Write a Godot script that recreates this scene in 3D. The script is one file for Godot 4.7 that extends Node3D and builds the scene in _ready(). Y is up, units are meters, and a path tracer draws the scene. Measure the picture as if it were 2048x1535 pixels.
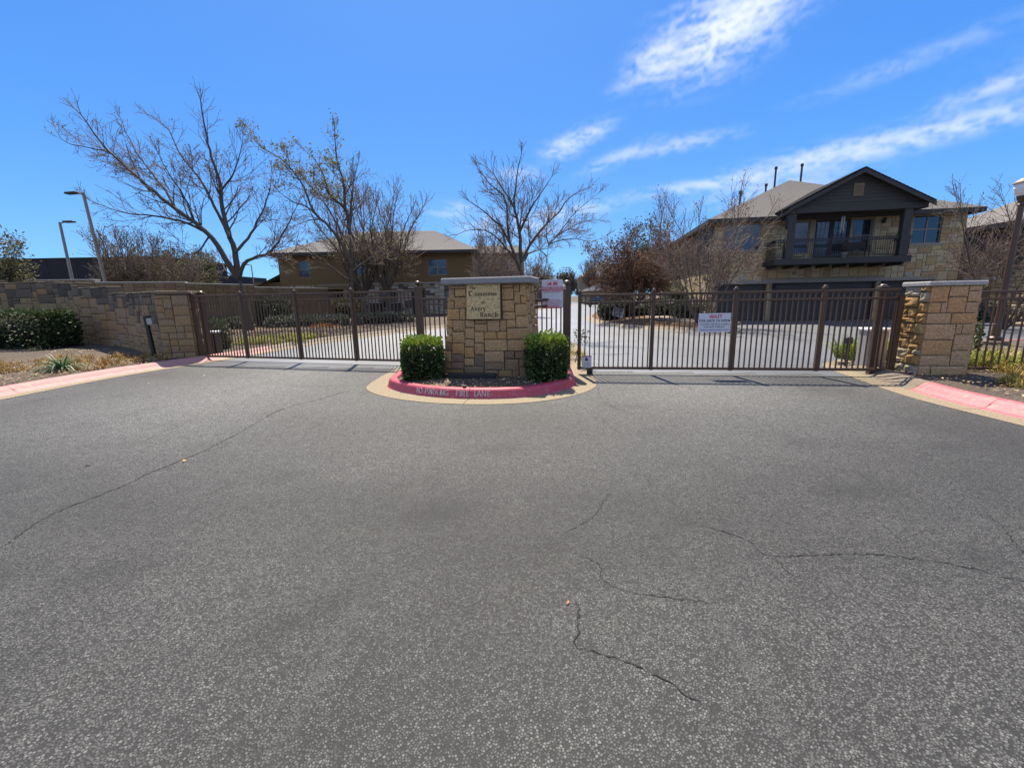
extends Node3D

var used := {}
var M := {}
var rng := RandomNumberGenerator.new()


# ---------- mesh collector: every face is given counter-clockwise as seen from outside
class B:
	var v := PackedVector3Array()
	var n := PackedVector3Array()
	var c := PackedColorArray()
	var uv := PackedVector2Array()
	var ix := PackedInt32Array()
	var col := Color.WHITE
	var colored := false

	func vert(p: Vector3, nn: Vector3, t := Vector2.ZERO) -> int:
		v.append(p)
		n.append(nn)
		uv.append(t)
		c.append(col)
		return v.size() - 1

	func face(a: int, b: int, d: int) -> void:
		ix.append(a)
		ix.append(d)
		ix.append(b)

	func tri(a: Vector3, b: Vector3, d: Vector3) -> void:
		var nn := (b - a).cross(d - a).normalized()
		var i := vert(a, nn)
		vert(b, nn)
		vert(d, nn)
		face(i, i + 1, i + 2)

	func quad(a: Vector3, b: Vector3, d: Vector3, e: Vector3) -> void:
		var nn := (d - a).cross(e - b).normalized()
		var i := vert(a, nn, Vector2(0, 0))
		vert(b, nn, Vector2(1, 0))
		vert(d, nn, Vector2(1, 1))
		vert(e, nn, Vector2(0, 1))
		face(i, i + 1, i + 2)
		face(i, i + 2, i + 3)

	# box between two corners, in a basis t
	func box(lo: Vector3, hi: Vector3, t := Transform3D()) -> void:
		var p := []
		for k in 8:
			p.append(t * Vector3(hi.x if k & 1 else lo.x, hi.y if k & 2 else lo.y, hi.z if k & 4 else lo.z))
		quad(p[4], p[5], p[7], p[6])
		quad(p[1], p[0], p[2], p[3])
		quad(p[5], p[1], p[3], p[7])
		quad(p[0], p[4], p[6], p[2])
		quad(p[6], p[7], p[3], p[2])
		quad(p[0], p[1], p[5], p[4])

	# box with chamfered edges
	func cbox(lo: Vector3, hi: Vector3, b: float, t := Transform3D()) -> void:
		var m := (lo + hi) / 2
		var h := (hi - lo) / 2
		var q := func(s: Vector3, ax: int) -> Vector3:
			var r := h
			for k in 3:
				if k != ax:
					r[k] -= b
			return t * (m + r * s)
		for ax in 3:
			var a1 := (ax + 1) % 3
			var a2 := (ax + 2) % 3
			for s in [-1.0, 1.0]:
				var pp := []
				for w in [[-1, -1], [1, -1], [1, 1], [-1, 1]]:
					var sg := Vector3.ONE
					sg[ax] = s
					sg[a1] = w[0]
					sg[a2] = w[1]
					pp.append(q.call(sg, ax))
				if s > 0:
					quad(pp[0], pp[1], pp[2], pp[3])
				else:
					quad(pp[3], pp[2], pp[1], pp[0])
			for w in [[-1, -1], [1, -1], [1, 1], [-1, 1]]:
				var s1 := Vector3.ONE
				s1[a1] = w[0]
				s1[a2] = w[1]
				s1[ax] = -1
				var s2 := s1
				s2[ax] = 1
				if w[0] * w[1] > 0:
					quad(q.call(s1, a1), q.call(s2, a1), q.call(s2, a2), q.call(s1, a2))
				else:
					quad(q.call(s2, a1), q.call(s1, a1), q.call(s1, a2), q.call(s2, a2))
		for k in 8:
			var s := Vector3(1 if k & 1 else -1, 1 if k & 2 else -1, 1 if k & 4 else -1)
			if s.x * s.y * s.z > 0:
				tri(q.call(s, 0), q.call(s, 1), q.call(s, 2))
			else:
				tri(q.call(s, 0), q.call(s, 2), q.call(s, 1))

	func tube(pts: Array, rad: Array, sides := 6, cap := false) -> void:
		var k := pts.size()
		var t0: Vector3 = (pts[1] - pts[0]).normalized()
		var side := t0.cross(Vector3.UP if absf(t0.y) < 0.9 else Vector3.RIGHT).normalized()
		var first := v.size()
		for i in k:
			var t: Vector3 = ((pts[mini(i + 1, k - 1)] as Vector3) - (pts[maxi(i - 1, 0)] as Vector3)).normalized()
			side = (side - t * side.dot(t)).normalized()
			var up := side.cross(t)
			for j in sides:
				var a := TAU * j / sides
				var d := side * cos(a) + up * sin(a)
				vert(pts[i] + d * rad[i], d, Vector2(float(j) / sides, i))
		for i in k - 1:
			for j in sides:
				var a := first + i * sides + j
				var b := first + i * sides + (j + 1) % sides
				face(a, a + sides, b + sides)
				face(a, b + sides, b)
		if cap:
			for e in [0, k - 1]:
				var t: Vector3 = ((pts[k - 1] as Vector3) - (pts[k - 2] as Vector3)).normalized() if e else ((pts[0] as Vector3) - (pts[1] as Vector3)).normalized()
				var m := vert(pts[e], t)
				for j in sides:
					var a := vert(v[first + e * sides + j], t)
					var b := vert(v[first + e * sides + (j + 1) % sides], t)
					if e:
						face(m, b, a)
					else:
						face(m, a, b)

	# lathe round y: profile of Vector2(radius, height), bottom to top
	func lathe(prof: Array, sides := 16, at := Vector3.ZERO) -> void:
		var k := prof.size()
		for i in k - 1:
			var a: Vector2 = prof[i]
			var b: Vector2 = prof[i + 1]
			var nn := Vector2(b.y - a.y, a.x - b.x).normalized()
			for j in sides:
				var t0 := TAU * j / sides
				var t1 := TAU * (j + 1) / sides
				var d0 := Vector3(cos(t0), 0, -sin(t0))
				var d1 := Vector3(cos(t1), 0, -sin(t1))
				var y := Vector3.UP
				var i0 := vert(at + d0 * a.x + y * a.y, d0 * nn.x + y * nn.y)
				vert(at + d1 * a.x + y * a.y, d1 * nn.x + y * nn.y)
				vert(at + d1 * b.x + y * b.y, d1 * nn.x + y * nn.y)
				vert(at + d0 * b.x + y * b.y, d0 * nn.x + y * nn.y)
				face(i0, i0 + 1, i0 + 2)
				face(i0, i0 + 2, i0 + 3)

	func mesh() -> ArrayMesh:
		var a := []
		a.resize(Mesh.ARRAY_MAX)
		a[Mesh.ARRAY_VERTEX] = v
		a[Mesh.ARRAY_NORMAL] = n
		a[Mesh.ARRAY_TEX_UV] = uv
		if colored:
			a[Mesh.ARRAY_COLOR] = c
		a[Mesh.ARRAY_INDEX] = ix
		var m := ArrayMesh.new()
		m.add_surface_from_arrays(Mesh.PRIMITIVE_TRIANGLES, a)
		return m


# ---------- naming and tagging
func numbered(p: Node, called: String) -> String:
	var key := str(p.get_instance_id()) + called
	var k: int = used.get(key, 0)
	used[key] = k + 1
	return called if k == 0 else "%s_%03d" % [called, k]


func thing(called: String, label: String, category: String, at := Vector3.ZERO, yaw := 0.0, group := "") -> Node3D:
	var o := Node3D.new()
	o.name = numbered(self, called)
	add_child(o, true)
	o.position = at
	o.rotation.y = deg_to_rad(yaw)
	tag(o, label, category, group)
	return o


func tag(o: Node3D, label: String, category: String, group := "") -> void:
	o.set_meta("label", label)
	o.set_meta("category", category)
	if group:
		o.set_meta("group", group)


func part(p: Node3D, called: String, m: Mesh, mat: Material, at := Transform3D()) -> MeshInstance3D:
	var o := MeshInstance3D.new()
	o.name = numbered(p, called)
	o.mesh = m
	o.material_override = mat
	o.transform = at
	p.add_child(o, true)
	return o


func struct(called: String, m: Mesh, mat: Material, label := "") -> MeshInstance3D:
	var o := part(self, called, m, mat)
	o.set_meta("kind", "structure")
	if label:
		o.set_meta("label", label)
	return o


func stuff(p: Node3D, called: String, m: Mesh, mat: Material, label := "") -> MeshInstance3D:
	var o := part(p, called, m, mat)
	o.set_meta("kind", "stuff")
	if label:
		o.set_meta("label", label)
	return o


func scatter(p: Node3D, called: String, m: Mesh, mat: Material, where: Array, tints: Array, label := "") -> MultiMeshInstance3D:
	var mm := MultiMesh.new()
	mm.transform_format = MultiMesh.TRANSFORM_3D
	mm.use_colors = true
	mm.mesh = m
	mm.instance_count = where.size()
	for i in where.size():
		mm.set_instance_transform(i, where[i])
		mm.set_instance_color(i, tints[i])
	var o := MultiMeshInstance3D.new()
	o.name = numbered(p, called)
	o.multimesh = mm
	o.material_override = mat
	o.set_meta("kind", "stuff")
	if label:
		o.set_meta("label", label)
	p.add_child(o, true)
	return o


func bx(lo: Vector3, hi: Vector3) -> ArrayMesh:
	var b := B.new()
	b.box(lo, hi)
	return b.mesh()


func cb(lo: Vector3, hi: Vector3, bev := 0.008) -> ArrayMesh:
	var b := B.new()
	b.cbox(lo, hi, bev)
	return b.mesh()


func T(x: float, y: float, z: float, yaw := 0.0) -> Transform3D:
	return Transform3D(Basis(Vector3.UP, deg_to_rad(yaw)), Vector3(x, y, z))


func rf(a: float, b: float) -> float:
	return rng.randf_range(a, b)


# ---------- materials
func lin(r: float, g: float, b: float) -> Color:
	return Color(r, g, b).linear_to_srgb()


func mat(key: String, r: float, g: float, b: float, rough := 0.85, grain := "", scale := 1.0, relief := 0.0) -> StandardMaterial3D:
	if M.has(key):
		return M[key]
	var m := StandardMaterial3D.new()
	m.resource_name = key
	m.albedo_color = lin(r, g, b)
	m.roughness = rough
	if grain:
		m.albedo_texture = M["tex_" + grain]
		m.uv1_triplanar = true
		m.uv1_world_triplanar = true
		m.uv1_scale = Vector3.ONE * scale
		if relief > 0.0:
			m.heightmap_enabled = true
			m.heightmap_texture = M["tex_" + grain]
			m.heightmap_scale = relief
	M[key] = m
	return m


func vcol(m: StandardMaterial3D) -> StandardMaterial3D:
	m.vertex_color_use_as_albedo = true
	return m


func noise_tex(kind: int, freq: float, oct: int, lo: float, hi: float, sd: int, size := 512) -> NoiseTexture2D:
	var f := FastNoiseLite.new()
	f.noise_type = kind
	f.frequency = freq
	f.fractal_octaves = oct
	f.seed = sd
	var t := NoiseTexture2D.new()
	t.width = size
	t.height = size
	t.seamless = true
	t.noise = f
	var g := Gradient.new()
	g.set_color(0, Color(lo, lo, lo))
	g.set_color(1, Color(hi, hi, hi))
	t.color_ramp = g
	return t


# paint that has worn through to bare concrete in places: colours are linear
func worn_tex(paint: Color, bare: Color, share: float, sd: int) -> NoiseTexture2D:
	var t := noise_tex(FastNoiseLite.TYPE_SIMPLEX, 0.018, 6, 0.0, 1.0, sd)
	var g := Gradient.new()
	g.offsets = PackedFloat32Array([0.0, share, share + 0.09, 0.62, 1.0])
	var p := paint.linear_to_srgb()
	var q := bare.linear_to_srgb()
	g.colors = PackedColorArray([q, q.lerp(p, 0.35), p, p.lerp(q, 0.10), p.lerp(q, 0.28)])
	t.color_ramp = g
	return t


func make_textures() -> void:
	M["tex_fine"] = noise_tex(FastNoiseLite.TYPE_SIMPLEX, 0.03, 5, 0.62, 1.0, 11)
	M["tex_stone"] = noise_tex(FastNoiseLite.TYPE_SIMPLEX, 0.03, 6, 0.68, 1.0, 12)
	M["tex_bark"] = noise_tex(FastNoiseLite.TYPE_SIMPLEX, 0.05, 4, 0.4, 1.0, 13)
	M["tex_soil"] = noise_tex(FastNoiseLite.TYPE_CELLULAR, 0.05, 3, 0.35, 1.0, 14)
	M["tex_patch"] = noise_tex(FastNoiseLite.TYPE_SIMPLEX, 0.006, 4, 0.55, 1.0, 15)
	M["tex_red"] = worn_tex(Color(0.42, 0.04, 0.07), Color(0.34, 0.20, 0.16), 0.20, 31)
	M["tex_pink"] = worn_tex(Color(0.46, 0.085, 0.105), Color(0.34, 0.25, 0.18), 0.22, 32)
	M["tex_faded"] = worn_tex(Color(0.44, 0.175, 0.175), Color(0.34, 0.27, 0.19), 0.34, 33)
	# asphalt: rounded stones of many greys in dark binder
	var size := 1024
	var f := FastNoiseLite.new()
	f.noise_type = FastNoiseLite.TYPE_CELLULAR
	f.frequency = 0.165
	f.fractal_type = FastNoiseLite.FRACTAL_NONE
	f.cellular_jitter = 0.95
	f.seed = 5
	f.cellular_return_type = FastNoiseLite.RETURN_CELL_VALUE
	var ca := f.get_seamless_image(size, size, false, false, 0.08).get_data()
	f.cellular_return_type = FastNoiseLite.RETURN_DISTANCE2_DIV
	var di := f.get_seamless_image(size, size, false, false, 0.08).get_data()
	f.noise_type = FastNoiseLite.TYPE_SIMPLEX
	f.frequency = 0.01
	f.fractal_type = FastNoiseLite.FRACTAL_FBM
	f.fractal_octaves = 4
	var big := f.get_seamless_image(size, size).get_data()
	var rgb := PackedByteArray()
	rgb.resize(size * size * 3)
	var hh := PackedByteArray()
	hh.resize(size * size)
	for i in size * size:
		var cell := ca[i] / 255.0
		var edge := 1.0 - di[i] / 255.0
		# binder fills between the smaller stones and covers some of them
		var dome := clampf(edge * (1.8 + 0.5 * big[i] / 255.0) - 0.05, 0.0, 1.0) * (0.35 + 0.65 * smoothstep(0.15, 0.45, cell))
		var stone := 0.16 + 0.44 * cell + (0.20 if cell > 0.88 else 0.0)
		var val := lerpf(0.035, stone, dome) * (0.94 + 0.12 * big[i] / 255.0)
		var s := clampi(int(255.0 * pow(clampf(val, 0.0, 1.0), 0.4545)), 0, 255)
		rgb[i * 3] = s
		rgb[i * 3 + 1] = s
		rgb[i * 3 + 2] = clampi(s - int(6.0 * cell), 0, 255)
		hh[i] = int(255.0 * dome * (0.45 + 0.55 * cell))
	M["tex_asphalt"] = ImageTexture.create_from_image(Image.create_from_data(size, size, false, Image.FORMAT_RGB8, rgb))
	M["tex_asphalt_height"] = ImageTexture.create_from_image(Image.create_from_data(size, size, false, Image.FORMAT_L8, hh))


# ---------- sky: air and clouds by direction
func make_sky() -> PanoramaSkyMaterial:
	var w := 2048
	var h := 1024
	var px := PackedFloat32Array()
	px.resize(w * h * 3)
	for y in h:
		var el := PI * (0.5 - (y + 0.5) / h)
		var up := maxf(0.0, sin(el))
		var k := pow(1.0 - up, 2.4)
		var q := pow(1.0 - up, 7.0)
		var r := lerpf(0.028, 0.068, k) + 0.11 * q
		var g := lerpf(0.125, 0.230, k) + 0.17 * q
		var b := lerpf(0.41, 0.58, k) + 0.05 * q
		if el < 0:
			r = 0.13
			g = 0.12
			b = 0.11
		for x in w:
			var i := (y * w + x) * 3
			# the air is a little brighter on the sun's side of the sky
			var az := float(x) / w * TAU
			var s := 0.90 + (0.16 * (cos(az + 0.14) * cos(el)) if el > 0 else 0.10)
			# glare round the sun
			var near := cos(el) * 0.53 * cos(az + 0.14) + up * 0.848
			var glare := exp(-pow(acos(clampf(near, -1.0, 1.0)) / 0.52, 2)) if el > 0 else 0.0
			px[i] = r * s * s + 0.075 * glare
			px[i + 1] = g * s + 0.075 * glare
			px[i + 2] = b * (0.5 + 0.5 * s) + 0.05 * glare
	var f := FastNoiseLite.new()
	f.seed = 3
	f.frequency = 1.0
	f.fractal_octaves = 5
	f.fractal_gain = 0.55
	# azimuth, elevation (degrees), tilt, half length, half width, density
	var wisps := [
		[23.5, 25.6, 17, 7.0, 3.6, 1.0], [17.5, 24.2, 10, 3.2, 1.8, 0.8], [14.1, 22.5, 15, 2.4, 0.7, 0.35], [28, 27.5, 25, 6, 2.4, 0.7],
		[9.0, 18.0, 20, 3.6, 1.1, 0.75], [6.5, 16.9, 10, 2.6, 1.2, 0.6], [20.0, 16.3, 4, 6.0, 0.8, 0.5], [13.0, 15.6, 18, 5.0, 0.9, 0.4],
		[24.0, 12.0, 3, 9.0, 0.8, 0.6], [34.0, 13.2, 5, 9.0, 1.2, 0.7], [43.0, 13.6, 6, 9.0, 1.1, 0.7], [30.0, 10.8, 4, 8.0, 1.4, 0.5], [45.5, 16.0, 10, 5.0, 0.8, 0.5], [40, 19.5, 8, 8, 0.9, 0.25],
		[-7.0, 10.6, 5, 3.0, 1.0, 0.45], [-3.0, 9.0, 8, 4.0, 1.5, 0.4], [4.0, 9.0, 12, 6.0, 1.6, 0.4], [10.5, 10.5, 6, 5.0, 1.0, 0.35],
		[1.0, 14.5, 5, 3.5, 1.0, 0.3], [62.0, 18.0, 8, 13.0, 3.2, 0.8], [85.0, 30.0, 15, 12.0, 4.0, 0.7], [75, 12, 4, 12, 2.0, 0.6], [110.0, 16.0, 6, 14.0, 2.6, 0.6], [150.0, 28.0, 10, 12.0, 3.5, 0.6],
		[50.0, 42.0, 30, 12.0, 4.0, 0.7], [15.0, 50.0, 20, 10.0, 4.0, 0.4], [-120.0, 22.0, 5, 12.0, 2.4, 0.5], [-160.0, 40.0, 12, 12.0, 4.0, 0.5], [175.0, 14.0, 4, 16.0, 2.5, 0.6],
	]
	for o in wisps:
		var ca := cos(deg_to_rad(o[2]))
		var sa := sin(deg_to_rad(o[2]))
		var rx: float = (absf(o[3] * ca) + absf(o[4] * sa)) * 1.9 / maxf(0.3, cos(deg_to_rad(o[1])))
		var ry: float = (absf(o[3] * sa) + absf(o[4] * ca)) * 1.9
		var y0 := clampi(int((90.0 - o[1] - ry) / 180.0 * h), 0, h / 2 - 1)
		var y1 := clampi(int((90.0 - o[1] + ry) / 180.0 * h), 0, h / 2 - 1)
		var x0 := int((o[0] - rx) / 360.0 * w)
		var x1 := int((o[0] + rx) / 360.0 * w)
		for y in range(y0, y1 + 1):
			var el := 90.0 - 180.0 * (y + 0.5) / h
			for x in range(x0, x1 + 1):
				var da: float = (360.0 * (x + 0.5) / w - o[0]) * cos(deg_to_rad(el))
				var de: float = el - o[1]
				var u: float = (da * ca + de * sa) / o[3]
				var v: float = (-da * sa + de * ca) / o[4]
				var d: float = u * u + v * v
				if d > 3.4:
					continue
				var along: float = u * o[3]
				var across: float = v * o[4]
				var wob: float = f.get_noise_2d(along * 0.22 + o[0], across * 0.35 + o[1])
				var nz: float = f.get_noise_2d(along * 0.30 + o[1] * 3.0 + wob * 1.2, (across + along * 0.25) * 0.75 + o[0] * 1.7)
				var strand: float = f.get_noise_2d(along * 0.55 + 9.0 + wob, (across - along * 0.12) * 2.6 + o[0])
				var a: float = exp(-d * 1.3) * o[5] * smoothstep(-0.45, 0.62, nz + 0.45 * exp(-d) - 0.12 + 0.3 * strand) * smoothstep(3.4, 1.0, d)
				if a <= 0.004:
					continue
				a = minf(a * 0.88, 0.82)
				var i := (y * w + posmod(x, w)) * 3
				px[i] = lerpf(px[i], 0.50, a)
				px[i + 1] = lerpf(px[i + 1], 0.53, a)
				px[i + 2] = lerpf(px[i + 2], 0.60, a)
	# unseen broken cloud added behind the viewer to brighten and whiten shaded fronts
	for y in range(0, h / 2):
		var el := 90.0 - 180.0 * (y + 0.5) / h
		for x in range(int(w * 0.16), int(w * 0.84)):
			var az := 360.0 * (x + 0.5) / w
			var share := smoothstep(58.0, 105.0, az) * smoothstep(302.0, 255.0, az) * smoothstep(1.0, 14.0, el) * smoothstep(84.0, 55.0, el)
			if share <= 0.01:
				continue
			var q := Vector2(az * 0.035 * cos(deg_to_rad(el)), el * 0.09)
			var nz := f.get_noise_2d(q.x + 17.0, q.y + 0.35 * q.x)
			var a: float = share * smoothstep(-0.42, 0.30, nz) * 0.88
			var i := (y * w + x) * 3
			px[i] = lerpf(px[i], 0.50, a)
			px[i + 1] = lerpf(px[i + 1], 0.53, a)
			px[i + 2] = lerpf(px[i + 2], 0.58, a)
	var m := PanoramaSkyMaterial.new()
	m.panorama = ImageTexture.create_from_image(Image.create_from_data(w, h, false, Image.FORMAT_RGBF, px.to_byte_array()))
	return m


# ---------- stones: a few rough blocks of unit size, stretched to each place in a wall
var stone_meshes := []


var flat_meshes := []


func make_stones() -> void:
	var r := RandomNumberGenerator.new()
	r.seed = 77
	for k in 16:
		# the second eight are sawn blocks with worn edges
		var rough := 1.0 if k < 8 else 0.22
		var b := B.new()
		var g := 4
		var p := []
		for j in g + 1:
			for i in g + 1:
				var x := float(i) / g - 0.5
				var y := float(j) / g - 0.5
				var border := i == 0 or j == 0 or i == g or j == g
				var z := 0.5 + r.randf_range(-0.16, 0.10) * rough
				if border:
					z = (0.30 if k < 8 else 0.36) + r.randf_range(-0.12, 0.08) * rough
					x *= 1.0 - r.randf_range(0.0, 0.055)
					y *= 1.0 - r.randf_range(0.0, 0.075)
				else:
					x += r.randf_range(-0.05, 0.05)
					y += r.randf_range(-0.05, 0.05)
				p.append(Vector3(x, y, z))
		for j in g:
			for i in g:
				var a: Vector3 = p[j * (g + 1) + i]
				var c: Vector3 = p[j * (g + 1) + i + 1]
				var d: Vector3 = p[(j + 1) * (g + 1) + i + 1]
				var e: Vector3 = p[(j + 1) * (g + 1) + i]
				b.tri(a, c, d)
				b.tri(a, d, e)
		var ring := []
		for i in g:
			ring.append(p[i])
		for j in g:
			ring.append(p[j * (g + 1) + g])
		for i in g:
			ring.append(p[g * (g + 1) + g - i])
		for j in g:
			ring.append(p[(g - j) * (g + 1)])
		for i in ring.size():
			var a: Vector3 = ring[i]
			var c: Vector3 = ring[(i + 1) % ring.size()]
			b.quad(Vector3(a.x, a.y, -0.5), Vector3(c.x, c.y, -0.5), c, a)
		if k < 8:
			stone_meshes.append(b.mesh())
		else:
			flat_meshes.append(b.mesh())


# random ashlar on a grid of units: [x, y, w, h] in units; holes are rects in units that stay empty
func ashlar(nx: int, ny: int, sizes: Array, holes := [], r: RandomNumberGenerator = rng) -> Array:
	var taken := {}
	for o in holes:
		for j in range(maxi(0, o[1]), mini(ny, o[1] + o[3])):
			for i in range(maxi(0, o[0]), mini(nx, o[0] + o[2])):
				taken[j * 4096 + i] = true
	var out := []
	for j in ny:
		for i in nx:
			if taken.has(j * 4096 + i):
				continue
			var s: Array = sizes[r.randi() % sizes.size()]
			var w := 0
			while w < s[0] and i + w < nx and not taken.has(j * 4096 + i + w):
				w += 1
			if i + w < nx and not taken.has(j * 4096 + i + w) and (i + w + 1 >= nx or taken.has(j * 4096 + i + w + 1)) and w < s[0] + 1:
				w += 1
			var hgt := 0
			while hgt < s[1] and j + hgt < ny:
				var free := true
				for q in w:
					if taken.has((j + hgt) * 4096 + i + q):
						free = false
				if not free:
					break
				hgt += 1
			for b in hgt:
				for a in w:
					taken[(j + b) * 4096 + i + a] = true
			out.append([i, j, w, hgt])
	return out


var weathered := []


# lays stones on a face: at = lower left corner of the face, with x along it and z out of it
func lay(p: Node3D, face: Transform3D, w: float, h: float, unit: float, sizes: Array, palette: Array, depth := 0.05, joint := 0.014, holes := [], most := 300, called := "stone", flat := false) -> int:
	var nx := maxi(1, roundi(w / unit))
	var ny := maxi(1, roundi(h / unit))
	var ux := w / nx
	var uy := h / ny
	var hh := []
	for o in holes:
		hh.append([floori(o[0] / ux + 0.3), floori(o[1] / uy + 0.3), ceili(o[2] / ux - 0.1), ceili(o[3] / uy - 0.1)])
	var rest := B.new()
	rest.colored = true
	var k := 0
	for s in ashlar(nx, ny, sizes, hh):
		var sw: float = s[2] * ux - joint
		var sh: float = s[3] * uy - joint
		var d := depth * rf(0.75, 1.25)
		var at := Vector3((s[0] + s[2] * 0.5) * ux, (s[1] + s[3] * 0.5) * uy, d * 0.5 - 0.01)
		var flip := 1.0 if rng.randf() < 0.5 else -1.0
		var bas := Basis(Vector3(sw * flip, 0, 0), Vector3(0, sh * flip, 0), Vector3(0, 0, d + 0.02))
		var t := face * Transform3D(bas, at)
		var m: Mesh = flat_meshes[rng.randi() % 8] if flat else stone_meshes[rng.randi() % 8]
		var pal: StandardMaterial3D = palette[rng.randi() % palette.size()]
		if weathered.size():
			# rain stains run down from the top of the wall
			var down: float = h - at.y - sh * 0.25
			if rng.randf() < (0.95 if down < 0.2 else (0.7 if down < 0.42 else (0.25 if down < 0.75 else 0.0))):
				pal = weathered[rng.randi() % weathered.size()]
		if k < most:
			part(p, called, m, pal, t)
		else:
			rest.col = pal.albedo_color.srgb_to_linear()
			rest.cbox(Vector3(at.x - sw / 2, at.y - sh / 2, -0.01), Vector3(at.x + sw / 2, at.y + sh / 2, d), 0.012, face)
		k += 1
	if rest.v.size():
		stuff(p, called + "_infill", rest.mesh(), M["infill"])
	return k


func palette(key: String, list: Array, relief := 1.2) -> Array:
	var out := []
	for i in list.size():
		var c: Array = list[i]
		out.append(mat("%s_stone_%d" % [key, i], c[0], c[1], c[2], 0.92, "stone", 1.1, relief))
	return out


# face from ground points a to b (x, z), outside on the right-hand side when walking a to b is +z of the face
func face_of(a: Vector2, b: Vector2, y := 0.0) -> Transform3D:
	var d := (b - a).normalized()
	var x := Vector3(d.x, 0, d.y)
	return Transform3D(Basis(x, Vector3.UP, x.cross(Vector3.UP)), Vector3(a.x, y, a.y))


# ---------- ground pieces
func h_noise(x: float, z: float) -> float:
	return ground_noise.get_noise_2d(x, z)


var ground_noise := FastNoiseLite.new()


# a planted bed: polygon (x, z) filled with a grid, height by hf, edges dropped a little
func bed(called: String, poly: PackedVector2Array, cell: float, hf: Callable, m: Material, label := "", tint: Variant = null) -> MeshInstance3D:
	var b := B.new()
	b.colored = true
	var lo := poly[0]
	var hi := poly[0]
	for p in poly:
		lo = lo.min(p)
		hi = hi.max(p)
	if Geometry2D.is_polygon_clockwise(poly):
		poly.reverse()
	var nx := ceili((hi.x - lo.x) / cell)
	var nz := ceili((hi.y - lo.y) / cell)
	for j in nz:
		for i in nx:
			var a := lo + Vector2(i, j) * cell
			var sq := PackedVector2Array([a, a + Vector2(cell, 0), a + Vector2(cell, cell), a + Vector2(0, cell)])
			for piece in Geometry2D.intersect_polygons(sq, poly):
				var first := b.v.size()
				for q in piece:
					var y: float = hf.call(q.x, q.y)
					var e := 0.08
					var nn := Vector3((hf.call(q.x - e, q.y) as float) - (hf.call(q.x + e, q.y) as float), 2 * e, (hf.call(q.x, q.y - e) as float) - (hf.call(q.x, q.y + e) as float)).normalized()
					b.col = tint.call(q.x, q.y) if tint != null else Color.WHITE
					b.vert(Vector3(q.x, y, q.y), nn)
				for k in range(1, piece.size() - 1):
					b.ix.append(first)
					b.ix.append(first + k)
					b.ix.append(first + k + 1)
	# skirt
	b.col = Color(0.5, 0.5, 0.5)
	for k in poly.size():
		var p := poly[k]
		var q := poly[(k + 1) % poly.size()]
		b.quad(Vector3(p.x, hf.call(p.x, p.y), p.y), Vector3(q.x, hf.call(q.x, q.y), q.y), Vector3(q.x, -0.05, q.y), Vector3(p.x, -0.05, p.y))
	return struct(called, b.mesh(), m, label)


func smooth_path(pts: Array, step: float) -> Array:
	var c := Curve2D.new()
	for i in pts.size():
		var p: Vector2 = pts[i]
		var a: Vector2 = pts[maxi(0, i - 1)]
		var d: Vector2 = pts[mini(pts.size() - 1, i + 1)]
		var tan_in := (d - a) / 6.0
		c.add_point(p, -tan_in, tan_in)
	var l := c.get_baked_length()
	var k := maxi(2, ceili(l / step))
	var out := []
	for i in k + 1:
		out.append(c.sample_baked(l * i / k, true))
	return out


# sweeps profile points (offset to the left of the walk, height) along ground points
func sweep(path: Array, prof: Array, i0: int, i1: int, trim := 0.0, side := 1.0) -> ArrayMesh:
	var b := B.new()
	var rows := []
	for i in range(i0, i1 + 1):
		var p: Vector2 = path[i]
		var a: Vector2 = path[maxi(0, i - 1)]
		var d: Vector2 = path[mini(path.size() - 1, i + 1)]
		var t := (d - a).normalized()
		if i == i0:
			p += t * trim
		if i == i1:
			p -= t * trim
		var left := Vector2(t.y, -t.x) * side
		var row := []
		for q in prof:
			row.append(Vector3(p.x + left.x * q.x, q.y, p.y + left.y * q.x))
		rows.append(row)
	for i in rows.size() - 1:
		for j in prof.size() - 1:
			var a: Vector3 = rows[i][j]
			var c: Vector3 = rows[i + 1][j]
			var d: Vector3 = rows[i + 1][j + 1]
			var e: Vector3 = rows[i][j + 1]
			if side > 0:
				b.quad(a, c, d, e)
			else:
				b.quad(e, d, c, a)
	for e in [0, rows.size() - 1]:
		var r: Array = rows[e]
		for j in range(1, prof.size() - 1):
			b.tri(r[0], r[j], r[j + 1])
	return b.mesh()


# a kerb: gutter slab and kerb stones along a path in lengths with open joints
func kerb(called: String, label: String, path: Array, side: float, gut: float, prof: Array, paints: Callable, gm: Material, per := 12) -> Node3D:
	var o := Node3D.new()
	o.name = numbered(self, called)
	add_child(o, true)
	o.set_meta("kind", "structure")
	o.set_meta("label", label)
	var i := 0
	while i < path.size() - 1:
		var j := mini(i + per, path.size() - 1)
		if path.size() - 1 - j < 3:
			j = path.size() - 1
		if gut > 0.0:
			part(o, "gutter", sweep(path, [Vector2(0, -0.04), Vector2(0, 0.008), Vector2(gut, 0.004), Vector2(gut, -0.04)], i, j, 0.004, side), gm)
		var pr := []
		for q in prof:
			pr.append(q + Vector2(gut, 0))
		part(o, "kerb_stone", sweep(path, pr, i, j, 0.005, side), paints.call(path[(i + j) / 2]))
		i = j
	return o


# ---------- iron work
func ball_cap(b: B, at: Vector3, w: float) -> void:
	b.cbox(at + Vector3(-w * 0.62, 0, -w * 0.62), at + Vector3(w * 0.62, 0.025, w * 0.62), 0.005)
	b.lathe([Vector2(0.32 * w, 0.025), Vector2(0.26 * w, 0.04), Vector2(0.5 * w, 0.07), Vector2(0.58 * w, 0.10), Vector2(0.5 * w, 0.135), Vector2(0.28 * w, 0.155), Vector2(0, 0.16)], 12, at)


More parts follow.
